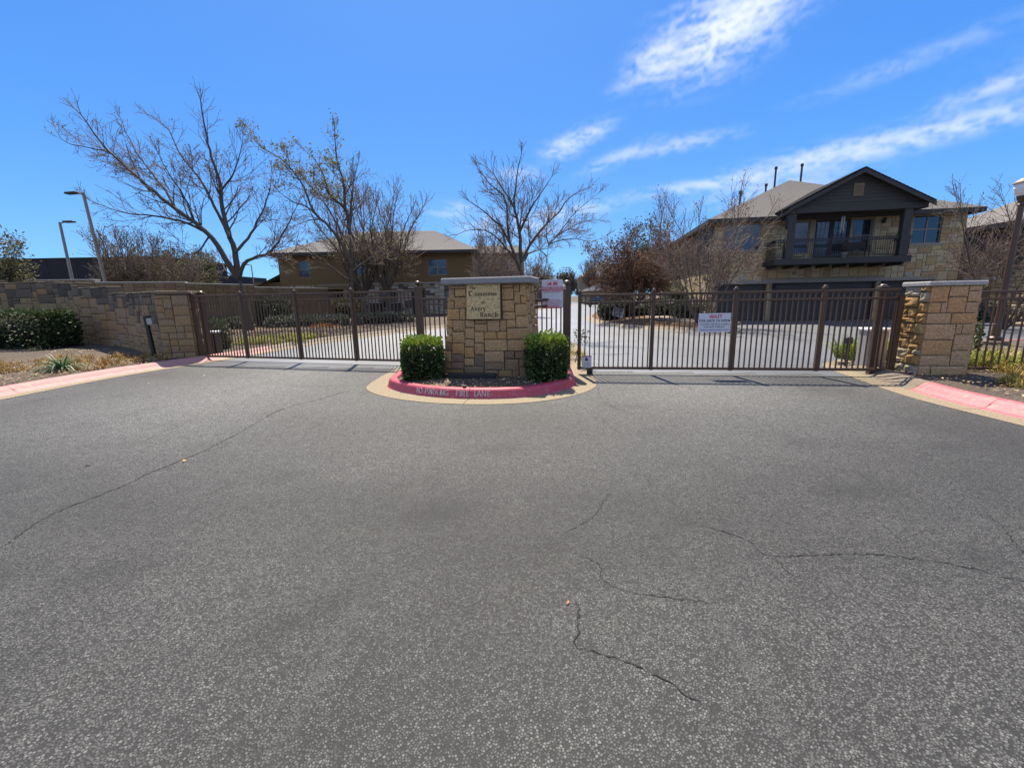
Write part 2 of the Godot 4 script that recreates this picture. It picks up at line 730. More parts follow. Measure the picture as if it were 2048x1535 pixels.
func dome_cap(b: B, at: Vector3, w: float) -> void:
	b.cbox(at + Vector3(-w * 0.58, 0, -w * 0.58), at + Vector3(w * 0.58, 0.03, w * 0.58), 0.006)
	b.lathe([Vector2(0.55 * w, 0.03), Vector2(0.5 * w, 0.05), Vector2(0.3 * w, 0.07), Vector2(0, 0.078)], 12, at)


# iron leaf in its own axes: x along, from 0 to its length
func iron_leaf(o: Node3D, length: float, height: float, clear: float, posts: Array, n_picks: int, iron: Material, pw := 0.075, second := 0.16) -> void:
	part(o, "top_rail", cb(Vector3(0, height - 0.05, -0.025), Vector3(length, height, 0.025), 0.006), iron)
	part(o, "middle_rail", cb(Vector3(0, height - second - 0.04, -0.02), Vector3(length, height - second, 0.02), 0.005), iron)
	part(o, "bottom_rail", cb(Vector3(0, clear, -0.03), Vector3(length, clear + 0.055, 0.03), 0.006), iron)
	var pick := cb(Vector3(-0.0125, clear + 0.05, -0.0125), Vector3(0.0125, height - 0.045, 0.0125), 0.002)
	for i in n_picks:
		var x := length * (i + 0.5) / n_picks
		var free := true
		for p in posts:
			if absf(p - x) < 0.055:
				free = false
		if free:
			part(o, "picket", pick, iron, T(x, rf(-0.002, 0.002), 0))
	var pm := cb(Vector3(-pw / 2, clear - 0.01, -pw / 2 - 0.004), Vector3(pw / 2, height + 0.02, pw / 2 + 0.004), 0.007)
	var cap := B.new()
	dome_cap(cap, Vector3.ZERO, pw)
	var cm := cap.mesh()
	for p in posts:
		var q := part(o, "post", pm, iron, T(p, 0, 0))
		part(q, "cap", cm, iron, T(0, height + 0.02, 0))


func letters(p: Node3D, text: String, height: float, m: Material, at: Transform3D, font := "Droid Sans", weight := 700, called := "lettering", depth := 0.003) -> MeshInstance3D:
	var f := SystemFont.new()
	f.font_names = PackedStringArray([font])
	f.font_weight = weight
	var t := TextMesh.new()
	t.text = text
	t.font = f
	t.font_size = 64
	t.pixel_size = height / (64.0 * 0.71)
	t.depth = depth
	t.curve_step = 1.5
	return part(p, called, t, m, at)


# ---------- trees
class Grower:
	var wood := B.new()
	var twig := B.new()
	var tips := []
	var r := RandomNumberGenerator.new()
	var up := 0.25
	var spread := 0.75
	var gap := 0.34
	var subs := 5
	var twigs := 4
	var ratio := 0.5
	var thin := 0.004
	var wander := 0.16
	var side_fall := 0.95
	var tip := 0.42

	func away(d: Vector3, angle: float) -> Vector3:
		var s := d.cross(Vector3.UP if absf(d.y) < 0.9 else Vector3.RIGHT).normalized()
		s = s.rotated(d, r.randf_range(0, TAU))
		return d.rotated(s, angle)

	func branch(p: Vector3, d: Vector3, rad: float, length: float, lev: int) -> void:
		var k := 4 if lev > 0 else 3
		var pts := [p]
		var rr := [rad]
		var dirs := [d]
		for i in k:
			d = (d + Vector3(r.randf_range(-1, 1), r.randf_range(-1, 1), r.randf_range(-1, 1)) * wander + Vector3.UP * up * 0.35).normalized()
			p += d * length / k
			pts.append(p)
			dirs.append(d)
			rr.append(lerpf(rad, maxf(thin, rad * 0.35), float(i + 1) / k))
		if lev >= 2:
			wood.tube(pts, rr, 5)
		else:
			twig.tube(pts, rr, 4 if lev == 1 else 3)
		if lev == 0:
			tips.append([p, d])
			tips.append([pts[k - 1], dirs[k - 1]])
			return
		var n := subs if lev > 1 else twigs
		for i in n:
			var t := 0.18 + 0.82 * (i + r.randf()) / n
			var f := t * k
			var q := mini(int(f), k - 1)
			var at: Vector3 = (pts[q] as Vector3).lerp(pts[q + 1], f - q)
			var l := length * ratio * r.randf_range(0.6, 1.35) * (1.25 - 0.45 * t)
			branch(at, away(dirs[q], spread * r.randf_range(0.6, 1.3)), maxf(thin, (rr[q] as float) * 0.55), l, lev - 1)

	# a main limb along given points, with side branches from share `from` on
	func limb(pts: Array, rad: float, from: float, side_len: float, lev := 2, end_r := 0.14) -> void:
		var c := Curve3D.new()
		c.bake_interval = 0.1
		for i in pts.size():
			var tg: Vector3 = ((pts[mini(i + 1, pts.size() - 1)] as Vector3) - (pts[maxi(0, i - 1)] as Vector3)) / 6.0
			c.add_point(pts[i], -tg, tg)
		var l := c.get_baked_length()
		var n := maxi(3, ceili(l / 0.35))
		var pp := []
		var rr := []
		for i in n + 1:
			var q := c.sample_baked(l * i / n, true)
			if i > 0 and i < n:
				q += Vector3(r.randf_range(-1, 1), r.randf_range(-1, 1), r.randf_range(-1, 1)) * minf(0.035, rad * 0.3)
			pp.append(q)
			rr.append(maxf(thin * 1.5, rad * lerpf(1.0, end_r, pow(float(i) / n, 0.8))))
		wood.tube(pp, rr, 8 if rad > 0.1 else 6)
		if from >= 1.0:
			return
		var s := from * l
		while s < l:
			var f := s / l * n
			var q := mini(int(f), n - 1)
			var d: Vector3 = ((pp[q + 1] as Vector3) - (pp[q] as Vector3)).normalized()
			var t := s / l
			branch(pp[q], away(d, spread * r.randf_range(0.7, 1.3)), maxf(thin, (rr[q] as float) * 0.36), side_len * r.randf_range(0.6, 1.25) * (1.3 - side_fall * t), lev - 1 if t > 0.55 else lev)
			s += gap * r.randf_range(0.5, 1.4)
		var e: Vector3 = ((pp[n] as Vector3) - (pp[n - 1] as Vector3)).normalized()
		for i in 3:
			branch(pp[n], away(e, r.randf_range(0.05, 0.5)), maxf(thin, rr[n]), side_len * tip, 1)


func V3(a: Array) -> Array:
	var out := []
	for i in range(0, a.size(), 3):
		out.append(Vector3(a[i], a[i + 1], a[i + 2]))
	return out


func finish_tree(o: Node3D, t: Grower, bark: Material, twig_m: Material) -> void:
	part(o, "trunk", t.wood.mesh(), bark)
	if t.twig.v.size():
		stuff(o, "twigs", t.twig.mesh(), twig_m)


# leaves at the tips: folded blade of two triangles pairs
var leaf_mesh: ArrayMesh
var round_leaf: ArrayMesh
var blade_mesh: ArrayMesh


func make_leaves() -> void:
	var b := B.new()
	for s in [-1.0, 1.0]:
		var a := Vector3(0, 0, 0)
		var t := Vector3(0, 0.01, 1)
		var m1 := Vector3(0.24 * s, 0.09, 0.32)
		var m2 := Vector3(0.2 * s, 0.08, 0.7)
		var c := Vector3(0, 0.0, 0.5)
		for f in [[a, m1, c], [m1, m2, c], [m2, t, c]]:
			if s > 0:
				b.tri(f[0], f[2], f[1])
			else:
				b.tri(f[0], f[1], f[2])
	leaf_mesh = b.mesh()
	b = B.new()
	for s in [-1.0, 1.0]:
		var q := [Vector3(0, 0, 0), Vector3(0.34 * s, 0.10, 0.25), Vector3(0.42 * s, 0.14, 0.6), Vector3(0.2 * s, 0.08, 0.92), Vector3(0, 0.02, 1)]
		var c := Vector3(0, 0, 0.5)
		for i in 4:
			if s > 0:
				b.tri(c, q[i + 1], q[i])
			else:
				b.tri(c, q[i], q[i + 1])
	round_leaf = b.mesh()
	b = B.new()
	var w := [0.5, 0.42, 0.28, 0.03]
	var y := [0.0, 0.45, 0.8, 1.0]
	var z := [0.0, 0.06, 0.22, 0.48]
	for i in 3:
		b.quad(Vector3(-w[i] * 0.05, y[i], z[i]), Vector3(w[i] * 0.05, y[i], z[i]), Vector3(w[i + 1] * 0.05, y[i + 1], z[i + 1]), Vector3(-w[i + 1] * 0.05, y[i + 1], z[i + 1]))
	blade_mesh = b.mesh()


func rand_basis(s: float) -> Basis:
	return Basis(Vector3(rf(-1, 1), rf(-1, 1), rf(-1, 1)).normalized(), rf(0, TAU)).scaled(Vector3.ONE * s)


func shade(c: Color, v: float) -> Color:
	var k := rf(1.0 - v, 1.0 + v)
	return Color(c.r * k, c.g * k * rf(0.94, 1.06), c.b * k)


func leaf_tips(o: Node3D, called: String, t: Grower, share: float, size: float, cols: Array, per := 1, filter: Variant = null) -> void:
	var w := []
	var c := []
	for tip in t.tips:
		for k in per:
			if rng.randf() > share:
				continue
			var p: Vector3 = tip[0] + Vector3(rf(-1, 1), rf(-1, 1), rf(-1, 1)) * size * 1.6
			if filter != null and not filter.call(p):
				continue
			w.append(Transform3D(rand_basis(size * rf(0.6, 1.3)), p))
			c.append(shade(cols[rng.randi() % cols.size()], 0.3))
	if w.size():
		scatter(o, called, leaf_mesh, M["dry_leaf"], w, c)


# clipped or loose leaf mass on a box with rounded edges (half sizes h), leaves on its skin
func leaf_box(o: Node3D, called: String, h: Vector3, n: int, size: float, cols: Array, tops: Array, loose := 0.06, roundness := 0.35, lift := 0.0) -> void:
	var w := []
	var c := []
	while w.size() < n:
		var p := Vector3(rf(-1, 1), rf(-1, 1), rf(-1, 1))
		var ax := rng.randi() % 3
		p[ax] = 1.0 if rng.randf() < 0.5 else -1.0
		if ax == 1 and p.y < 0 and rng.randf() < 0.8:
			continue
		var nn := Vector3.ZERO
		nn[ax] = p[ax]
		var sph := p.normalized() * 1.18
		p = p.lerp(sph, roundness)
		nn = (nn + p * 0.7).normalized()
		var bump := 1.0 + 0.5 * loose * ground_noise.get_noise_3d(p.x * 60.0 + h.x * 99.0, p.y * 60.0, p.z * 60.0) / minf(h.x, h.y)
		var q := p * h * bump - nn * rf(0, 1) * rf(0, 1) * 0.12 * minf(1.0, h.y * 2.0)
		if p.y > 0.6:
			q.y += rf(0, loose) * rf(0, 1.0)
		q.y += h.y + lift
		if q.y < 0.02:
			continue
		var dir := (nn + Vector3(rf(-1, 1), rf(-0.5, 1.2), rf(-1, 1)) * 0.9).normalized()
		var bas := Basis.looking_at(-dir, Vector3(rf(-1, 1), rf(-1, 1), rf(-1, 1)).normalized()) if absf(dir.length() - 1.0) < 0.01 else Basis()
		w.append(Transform3D(bas.scaled(Vector3.ONE * size * rf(0.65, 1.3)), q))
		var sunlit_top := tops.size() > 0 and p.y > 0.62 + rf(-0.12, 0.22)  # top leaves take a brighter colour that paints in sunlight
		c.append(shade(tops[rng.randi() % tops.size()] if sunlit_top else cols[rng.randi() % cols.size()], 0.3))
	scatter(o, called, round_leaf, M["leaf"], w, c)


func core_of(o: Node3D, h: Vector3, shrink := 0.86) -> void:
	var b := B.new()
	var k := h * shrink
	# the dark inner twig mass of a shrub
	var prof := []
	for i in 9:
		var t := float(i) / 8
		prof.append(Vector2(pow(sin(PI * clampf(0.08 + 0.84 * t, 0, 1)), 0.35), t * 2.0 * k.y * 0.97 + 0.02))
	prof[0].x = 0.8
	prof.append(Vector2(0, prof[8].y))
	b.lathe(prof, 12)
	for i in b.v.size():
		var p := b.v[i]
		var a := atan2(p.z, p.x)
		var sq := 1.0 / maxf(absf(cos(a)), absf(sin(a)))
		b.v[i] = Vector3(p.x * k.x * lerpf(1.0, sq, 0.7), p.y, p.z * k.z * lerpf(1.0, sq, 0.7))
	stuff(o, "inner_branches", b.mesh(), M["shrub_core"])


# upright blades round a place
func tuft(w: Array, c: Array, at: Vector3, n: int, tall: float, spread: float, cols: Array, lean := 0.5) -> void:
	for i in n:
		var a := rf(0, TAU)
		var d := spread * sqrt(rng.randf())
		var p := at + Vector3(cos(a) * d, 0, sin(a) * d)
		var bas := Basis(Vector3.UP, rf(0, TAU)) * Basis(Vector3.RIGHT, rf(0, lean))
		var s := tall * rf(0.5, 1.2)
		w.append(Transform3D(bas * Basis.from_scale(Vector3(maxf(0.35, tall * 1.2), s, s)), p))
		c.append(shade(cols[rng.randi() % cols.size()], 0.3))


func _ready() -> void:
	rng.seed = 20240
	# camera
	var cam := Camera3D.new()
	cam.name = "camera"
	add_child(cam)
	cam.position = Vector3(0, 1.7, 0)
	cam.rotation_degrees = Vector3(-11.327, 0, -1.054)
	cam.fov = 83.1
	cam.near = 0.05
	cam.far = 2000.0
	cam.current = true
	# sky and exposure
	var env := Environment.new()
	env.background_mode = Environment.BG_SKY
	env.sky = Sky.new()
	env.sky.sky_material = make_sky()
	env.tonemap_mode = Environment.TONE_MAPPER_LINEAR
	env.tonemap_exposure = 2.05
	env.sdfgi_enabled = true
	env.ssao_enabled = true
	env.ssil_enabled = true
	var we := WorldEnvironment.new()
	we.name = "world"
	we.environment = env
	add_child(we)
	# sun: high, ahead of the camera and a little to the left
	var sun := DirectionalLight3D.new()
	sun.name = "sun"
	add_child(sun)
	sun.look_at_from_position(Vector3.ZERO, Vector3(0.0737, -0.848, 0.525))
	sun.light_energy = 1.5
	sun.light_color = Color(1.0, 0.955, 0.88)
	sun.light_angular_distance = 0.3
	sun.shadow_enabled = true

	ground_noise.seed = 9
	ground_noise.frequency = 0.35
	ground_noise.fractal_octaves = 4
	make_textures()
	make_materials()
	make_stones()
	make_leaves()
	build_ground()
	build_main_house()
	build_side_house()
	build_left_house()
	build_far()
	build_left_walls()
	build_monument()
	build_right_pillar()
	build_gates()
	build_signs()
	build_lamp_and_boxes()
	build_trees()
	build_shrubs()
	build_grass_and_litter()


func make_materials() -> void:
	var m := mat("asphalt", 1.0, 1.0, 0.99, 0.78)
	m.metallic_specular = 0.5
	m.albedo_texture = M["tex_asphalt"]
	m.uv1_scale = Vector3(0.5, 0.5, 1)
	m.heightmap_enabled = true
	m.heightmap_texture = M["tex_asphalt_height"]
	m.heightmap_scale = 0.35
	vcol(m)
	m = mat("asphalt_old", 1.0, 1.0, 1.0, 0.5, "fine", 2.2)
	m.metallic_specular = 0.62
	vcol(m)
	mat("crack", 0.014, 0.014, 0.014, 0.95)
	mat("concrete", 0.36, 0.285, 0.175, 0.88, "fine", 1.6, 0.3)
	mat("concrete_pale", 0.40, 0.33, 0.24, 0.9, "fine", 1.6, 0.2)
	mat("concrete_grey", 0.26, 0.21, 0.15, 0.9, "fine", 1.6, 0.2)
	mat("kerb_pink", 1, 1, 1, 0.62, "pink", 0.7)
	mat("kerb_faded", 1, 1, 1, 0.7, "faded", 0.6)
	mat("kerb_red", 1, 1, 1, 0.42, "red", 0.8)
	mat("kerb_paint_white", 0.72, 0.62, 0.6, 0.7, "stone", 5.0)
	vcol(mat("soil", 0.235, 0.175, 0.125, 0.97, "soil", 0.9, 2.0))
	vcol(mat("mulch", 0.36, 0.19, 0.08, 0.97, "soil", 1.2, 2.0))
	vcol(mat("lawn_dry", 0.22, 0.165, 0.085, 0.97, "soil", 1.4, 2.0))
	mat("iron", 0.115, 0.060, 0.028, 0.42, "fine", 2.0)
	mat("black_metal", 0.012, 0.012, 0.013, 0.45)
	mat("grey_plastic", 0.33, 0.32, 0.30, 0.5)
	mat("white_plastic", 0.68, 0.68, 0.67, 0.45)
	mat("cap_stone", 0.48, 0.455, 0.42, 0.9, "stone", 0.9, 0.8)
	mat("mortar", 0.42, 0.35, 0.25, 0.95, "fine", 2.0, 0.3)
	mat("mortar_dark", 0.24, 0.175, 0.115, 0.95, "fine", 2.0, 0.3)
	vcol(mat("infill", 1, 1, 1, 0.92, "stone", 1.0, 0.8))
	m = mat("leaf", 1, 1, 1, 0.58)
	vcol(m)
	m.backlight_enabled = true
	m.backlight = Color(0.55, 0.55, 0.55)
	m.cull_mode = BaseMaterial3D.CULL_DISABLED
	m = mat("dry_leaf", 1, 1, 1, 0.85)
	vcol(m)
	m.backlight_enabled = true
	m.backlight = Color(0.6, 0.6, 0.6)
	m.cull_mode = BaseMaterial3D.CULL_DISABLED
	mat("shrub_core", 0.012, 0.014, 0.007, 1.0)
	mat("bark", 0.18, 0.14, 0.105, 0.92, "bark", 1.6, 1.5)
	mat("bark_pale", 0.24, 0.18, 0.13, 0.9, "bark", 1.2, 0.8)
	mat("twig", 0.17, 0.125, 0.092, 0.9)
	mat("twig_pale", 0.20, 0.15, 0.11, 0.9)
	m = mat("glass", 0.025, 0.032, 0.04, 0.06)
	m.metallic_specular = 0.75
	mat("trim_dark", 0.052, 0.050, 0.046, 0.7, "fine", 1.5)
	mat("siding_dark", 0.062, 0.058, 0.052, 0.75, "fine", 1.2)
	mat("siding_green", 0.066, 0.064, 0.048, 0.75, "fine", 1.2)
	mat("garage_paint", 0.040, 0.037, 0.036, 0.6)
	mat("window_frame", 0.24, 0.21, 0.175, 0.6)
	mat("blind", 0.55, 0.55, 0.56, 0.7)
	mat("stucco", 0.235, 0.158, 0.068, 0.92, "fine", 1.3, 0.3)
	mat("stucco_pale", 0.36, 0.27, 0.16, 0.92, "fine", 1.3, 0.3)
	mat("shingle", 0.30, 0.275, 0.245, 0.95, "stone", 0.8, 0.4)
	mat("shingle_light", 0.34, 0.32, 0.295, 0.95, "stone", 0.8, 0.4)
	mat("brick_pale", 0.42, 0.39, 0.35, 0.92, "stone", 1.5, 0.5)
	mat("sign_white", 0.56, 0.56, 0.60, 0.5)
	mat("sign_red", 0.52, 0.02, 0.03, 0.5)
	mat("sign_black", 0.015, 0.015, 0.02, 0.6)
	mat("sign_navy", 0.02, 0.025, 0.12, 0.6)
	mat("plaque_stone", 0.80, 0.59, 0.28, 0.85, "fine", 0.9, 0.2)
	mat("plaque_ink", 0.03, 0.024, 0.016, 0.8)


# ---------- ground, roads, kerbs
var left_kerb_front := [Vector2(-9.45, 6), Vector2(-9.47, 0), Vector2(-9.48, -6), Vector2(-9.47, -9.2), Vector2(-9.30, -10.6), Vector2(-9.02, -11.6), Vector2(-8.72, -12.4), Vector2(-8.55, -13.2), Vector2(-8.35, -14.0), Vector2(-8.1, -15.06), Vector2(-7.8, -17.2), Vector2(-7.0, -19.3), Vector2(-5.6, -22.6), Vector2(-4.1, -24.7), Vector2(-2.3, -28), Vector2(-0.5, -33), Vector2(1.2, -42), Vector2(2.5, -50), Vector2(4.6, -61), Vector2(7.2, -75), Vector2(13.0, -100)]
var right_kerb_front := [Vector2(6.45, 6), Vector2(6.45, 0), Vector2(6.42, -4), Vector2(6.38, -6.2), Vector2(6.45, -7.0), Vector2(6.66, -7.9), Vector2(6.86, -8.7), Vector2(7.08, -9.55), Vector2(7.38, -10.15), Vector2(7.95, -10.62), Vector2(8.8, -11.1), Vector2(10.0, -11.95), Vector2(12.2, -13.0), Vector2(16.0, -14.0), Vector2(24.0, -14.8), Vector2(34, -15.0)]
var bed_kerb := [Vector2(12.3, -27.2), Vector2(11.0, -22.6), Vector2(9.9, -18.9), Vector2(9.63, -18.3), Vector2(9.33, -18.75), Vector2(8.5, -19.7), Vector2(7.0, -21.0), Vector2(5.9, -23.3), Vector2(5.35, -26.6), Vector2(5.45, -31.2), Vector2(6.3, -36.4), Vector2(7.7, -41), Vector2(10.2, -48.5), Vector2(14, -60), Vector2(20, -78), Vector2(28, -100)]
var island_edge := [Vector2(-2.94, -8.9), Vector2(-2.86, -8.3), Vector2(-2.5, -7.75), Vector2(-1.93, -7.28), Vector2(-1.25, -6.96), Vector2(-0.5, -6.82), Vector2(0.15, -6.86), Vector2(0.75, -7.1), Vector2(1.28, -7.55), Vector2(1.62, -8.15), Vector2(1.72, -8.9), Vector2(1.78, -9.8), Vector2(1.95, -11.4), Vector2(2.2, -13.2), Vector2(2.35, -15.0), Vector2(2.2, -16.8), Vector2(1.75, -18.6), Vector2(1.1, -19.8), Vector2(0.4, -20.2), Vector2(-0.4, -19.5), Vector2(-1.4, -17.0), Vector2(-2.2, -14.0), Vector2(-2.75, -11.4), Vector2(-2.92, -9.9), Vector2(-2.94, -8.9)]


func road_tone(x: float, z: float) -> float:
	var n := ground_noise.get_noise_2d(x * 0.25, z * 0.25)
	var streak := ground_noise.get_noise_2d(x * 1.1 + 40.0, z * 0.22)
	var fine := ground_noise.get_noise_2d(x * 2.2 - 7.0, z * 1.6)
	var t := 0.66 + 0.20 * n + 0.13 * streak + 0.06 * fine
	# dark, nearly new sealing in soft edged strips
	t -= 0.20 * smoothstep(0.10, 0.45, ground_noise.get_noise_2d(x * 0.16 + 11.0, z * 0.5 - x * 0.12))
	# the surface behind the gates is older and paler
	var line := -11.3 + 0.2 * x
	t += 0.25 * smoothstep(line + 0.9, line - 1.2, z)
	# worn wheel tracks into each gate, darker oily strips along the gutters
	t += 0.55 * exp(-pow((x + 5.4) / 1.6, 2)) * smoothstep(-3.5, -8.5, z)
	t += 0.45 * exp(-pow((x - 3.4) / 1.5, 2)) * smoothstep(-3.5, -8.5, z)
	t -= 0.24 * exp(-pow((x - 5.7) / 0.7, 2)) * smoothstep(-10.5, -8.5, z)
	t -= 0.20 * exp(-pow((x + 8.6) / 0.8, 2)) * smoothstep(-12.5, -10.5, z)
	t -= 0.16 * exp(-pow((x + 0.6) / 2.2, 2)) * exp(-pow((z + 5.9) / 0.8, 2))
	# old drips of oil and scuffs
	t -= 0.22 * smoothstep(0.30, 0.52, ground_noise.get_noise_2d(x * 3.1 + 50.0, z * 3.1))
	t += 0.14 * smoothstep(0.34, 0.6, ground_noise.get_noise_2d(x * 2.3 - 90.0, z * 3.4))
	# paler towards the gates: grazing sheen painted into the tone
	t += 0.36 * smoothstep(-3.5, -8.0, z)
	return clampf(t, 0.28, 3.7)


func build_ground() -> void:
	# wide sheet of earth out to the horizon
	var b := B.new()
	b.colored = true
	b.quad(Vector3(-900, -0.06, 300), Vector3(900, -0.06, 300), Vector3(900, -0.06, -1500), Vector3(-900, -0.06, -1500))
	struct("ground", b.mesh(), M["lawn_dry"], "dry earth that reaches the horizon")
	# asphalt
	b = B.new()
	b.colored = true
	var xs := []
	var zs := []
	var x := -40.0
	while x <= 60.0:
		xs.append(x)
		x += 0.25 if x >= -11.0 and x < 10.0 else 1.0
	var z := 12.0
	while z >= -130.0:
		zs.append(z)
		z -= 0.25 if z <= 1.0 and z > -20.0 else (1.0 if z > -50.0 else 5.0)
	# two surfaces: coarse grained apron before the gates, smooth old surface round and behind them
	var front := B.new()
	var rear := B.new()
	front.colored = true
	rear.colored = true
	for s in [front, rear]:
		for zz in zs:
			for xx in xs:
				var t := road_tone(xx, zz)
				s.col = Color(t, t, t * 0.995) * 0.265 if s == front else Color(0.95, 1.0, 1.05) * (0.145 * t)
				s.vert(Vector3(xx, 0, zz), Vector3.UP, Vector2(xx, zz))
		for jj in zs.size() - 1:
			for ii in xs.size() - 1:
				var mid: float = (zs[jj] + zs[jj + 1]) / 2
				var seam := -10.2 + 0.2 * clampf((xs[ii] + xs[ii + 1]) / 2, -10.0, 9.0)
				if (mid > seam) != (s == front):
					continue
				var k := jj * xs.size() + ii
				s.face(k, k + 1, k + xs.size() + 1)
				s.face(k, k + xs.size() + 1, k + xs.size())
	var road := struct("road", front.mesh(), M["asphalt"], "coarse grey asphalt apron before the two gates with long cracks")
	struct("inner_road", rear.mesh(), M["asphalt_old"], "smooth pale grey drive under and behind the gates running past the houses")
	# cracks and one other thin dark line
	for c in [
		[[-3.4, -1.9, -3.6, -2.4, -3.7, -2.84, -3.84, -3.31, -3.73, -3.87, -3.73, -4.19, -3.63, -4.77, -3.63, -5.42, -3.71, -6.7, -3.39, -7.44, -3.1, -8.2], 0.016],
		[[3.6, -2.05, 3.0, -2.27, 2.86, -2.38, 2.63, -2.49, 2.27, -2.57, 1.71, -2.57, 1.63, -2.72, 1.58, -2.82, 1.42, -2.95], 0.009],
		[[0.4, -2.64, 0.54, -2.5, 0.54, -2.35, 0.66, -2.23, 0.96, -2.17, 1.15, -2.12], 0.006],
		[[0.35, -2.18, 0.32, -1.95, 0.29, -1.85, 0.49, -1.76, 0.66, -1.64, 0.8, -1.5], 0.007],
		[[3.65, -3.1, 3.59, -2.96, 3.47, -2.76, 3.33, -2.55, 3.3, -2.3], 0.008],
		[[0.81, -3.49, 0.64, -3.15, 0.45, -2.97, 0.33, -2.87], 0.006],
		[[1.71, -2.57, 1.68, -2.42, 1.74, -2.3], 0.006], [[-3.66, -4.7, -3.5, -4.95, -3.52, -5.2], 0.008],
		[[-7.2, -9.0, -5.9, -8.91, -5.08, -8.94, -4.11, -8.64, -3.28, -8.61], 0.012], [[1.62, -8.0, 1.5, -6.9, 1.72, -6.1], 0.007],
		[[1.9, -10.9, 3.0, -10.3, 4.2, -9.75], 0.012],  # thin dark line across the drive by the right gate
	]:
		part(road, "crack", crack_mesh(c[0], c[1]), M["crack"])
	# gutters and kerbs
	var roll := [Vector2(0, -0.04), Vector2(0, 0.004), Vector2(0.07, 0.02), Vector2(0.13, 0.055), Vector2(0.18, 0.10), Vector2(0.23, 0.135), Vector2(0.28, 0.146), Vector2(0.35, 0.142), Vector2(0.35, -0.04)]
	var upright := [Vector2(0, -0.04), Vector2(0, 0.004), Vector2(0.02, 0.03), Vector2(0.045, 0.135), Vector2(0.07, 0.158), Vector2(0.11, 0.166), Vector2(0.20, 0.163), Vector2(0.215, 0.13), Vector2(0.215, -0.04)]
	var lp := smooth_path(left_kerb_front, 0.3)
	kerb("kerb", "pink painted kerb with tan gutter along the left side of the drive", lp, 1.0, 0.34, roll, func(p: Vector2) -> Material: return M["kerb_faded"] if p.y > -16.0 else M["concrete_pale"], M["concrete"])
	var rp := smooth_path(right_kerb_front, 0.3)
	kerb("kerb", "pink painted rolled kerb with tan gutter past the right stone pillar", rp, -1.0, 0.35, roll, func(p: Vector2) -> Material: return M["concrete_grey"] if p.y < -7.9 and p.y > -9.7 and p.x < 7.6 else M["kerb_pink"], M["concrete"], 5)
	var bp := smooth_path(bed_kerb, 0.4)
	kerb("kerb", "pale concrete kerb round the mulch bed before the stone house", bp, -1.0, 0.12, roll, func(_p: Vector2) -> Material: return M["concrete_pale"], M["concrete_pale"])
	var ip := smooth_path(island_edge, 0.2)
	var isl := kerb("kerb", "red fire lane kerb round the island of the stone sign", ip, 1.0, 0.40, upright, func(p: Vector2) -> Material: return M["kerb_red"] if p.y > -16.5 else M["concrete_pale"], M["concrete"], 16)
	kerb_words(isl, ip)
	# planted beds
	var off := func(path: Array, d: float, i0: int, i1: int) -> PackedVector2Array:
		var out := PackedVector2Array()
		for i in range(i0, i1):
			var t := ((path[mini(i + 1, path.size() - 1)] as Vector2) - (path[maxi(0, i - 1)] as Vector2)).normalized()
			out.append((path[i] as Vector2) + Vector2(t.y, -t.x) * d)
		return out
	var tint := func(px: float, pz: float) -> Color:
		var k := 0.85 + 0.35 * h_noise(px * 0.6, pz * 0.6)
		var w := 0.5 + 0.5 * h_noise(px * 0.25 + 30.0, pz * 0.25)
		return Color(k, k * lerpf(0.93, 1.03, w), k * lerpf(0.82, 1.02, w))
	# left of the drive, before and behind the gate
	var lo: PackedVector2Array = off.call(lp, 0.64, 0, lp.size())
	lo.append_array(PackedVector2Array([Vector2(-20, -112), Vector2(-70, -112), Vector2(-70, 8)]))
	bed("planting_bed", lo, 0.6, func(px: float, pz: float) -> float: return 0.115 + 0.03 * h_noise(px, pz) + clampf((-px - 10.4) * 0.02, 0.0, 0.12) + clampf((-pz - 27.0) * 0.035, 0.0, 0.35), M["soil"], "leaf strewn earth left of the drive", tint)
	var ro: PackedVector2Array = off.call(rp, -0.68, 0, rp.size())
	ro.append_array(PackedVector2Array([Vector2(34, 8), Vector2(7.2, 8)]))
	bed("planting_bed", ro, 0.4, func(px: float, pz: float) -> float: return 0.12 + 0.03 * h_noise(px, pz), M["soil"], "leaf strewn earth with dry grass right of the drive", tint)
	var bo: PackedVector2Array = off.call(bp, -0.44, 0, bp.size())
	bo.append_array(PackedVector2Array([Vector2(34, -100), Vector2(16.2, -48), Vector2(12.8, -28.5)]))
	bed("mulch_bed", bo, 0.8, func(px: float, pz: float) -> float: return 0.125 + 0.05 * h_noise(px, pz) + 0.12 * smoothstep(6.4, 8.0, px) * smoothstep(-22.0, -26.0, pz), M["mulch"], "brown mulch bed under bare shrubs before the stone house", tint)
	var io: PackedVector2Array = off.call(ip, 0.59, 0, ip.size() - 1)
	bed("island_bed", io, 0.25, func(px: float, pz: float) -> float: return 0.12 + 0.03 * h_noise(px * 2.0, pz * 2.0), M["soil"], "earth of the island round the stone sign", tint)
	# pavements
	var walk := smooth_path([Vector2(10.9, -21.6), Vector2(10.0, -23.8), Vector2(9.7, -27), Vector2(10.2, -32), Vector2(11.0, -38), Vector2(13.2, -47)], 1.2)
	var wo := Node3D.new()
	wo.name = "pavement"
	add_child(wo)
	wo.set_meta("kind", "structure")
	wo.set_meta("label", "pale concrete walk along the side of the stone house")
	for i in walk.size() - 1:
		part(wo, "paving_slab", sweep(walk, [Vector2(-0.75, 0.1), Vector2(-0.74, 0.265), Vector2(0.74, 0.265), Vector2(0.75, 0.1)], i, i + 1, 0.006), M["concrete_pale"])
	var side_walk := smooth_path([Vector2(23.0, -18.6), Vector2(26.5, -20.5), Vector2(27.6, -24), Vector2(28, -32)], 1.5)
	var so := Node3D.new()
	so.name = "side_pavement"
	add_child(so)
	so.set_meta("kind", "structure")
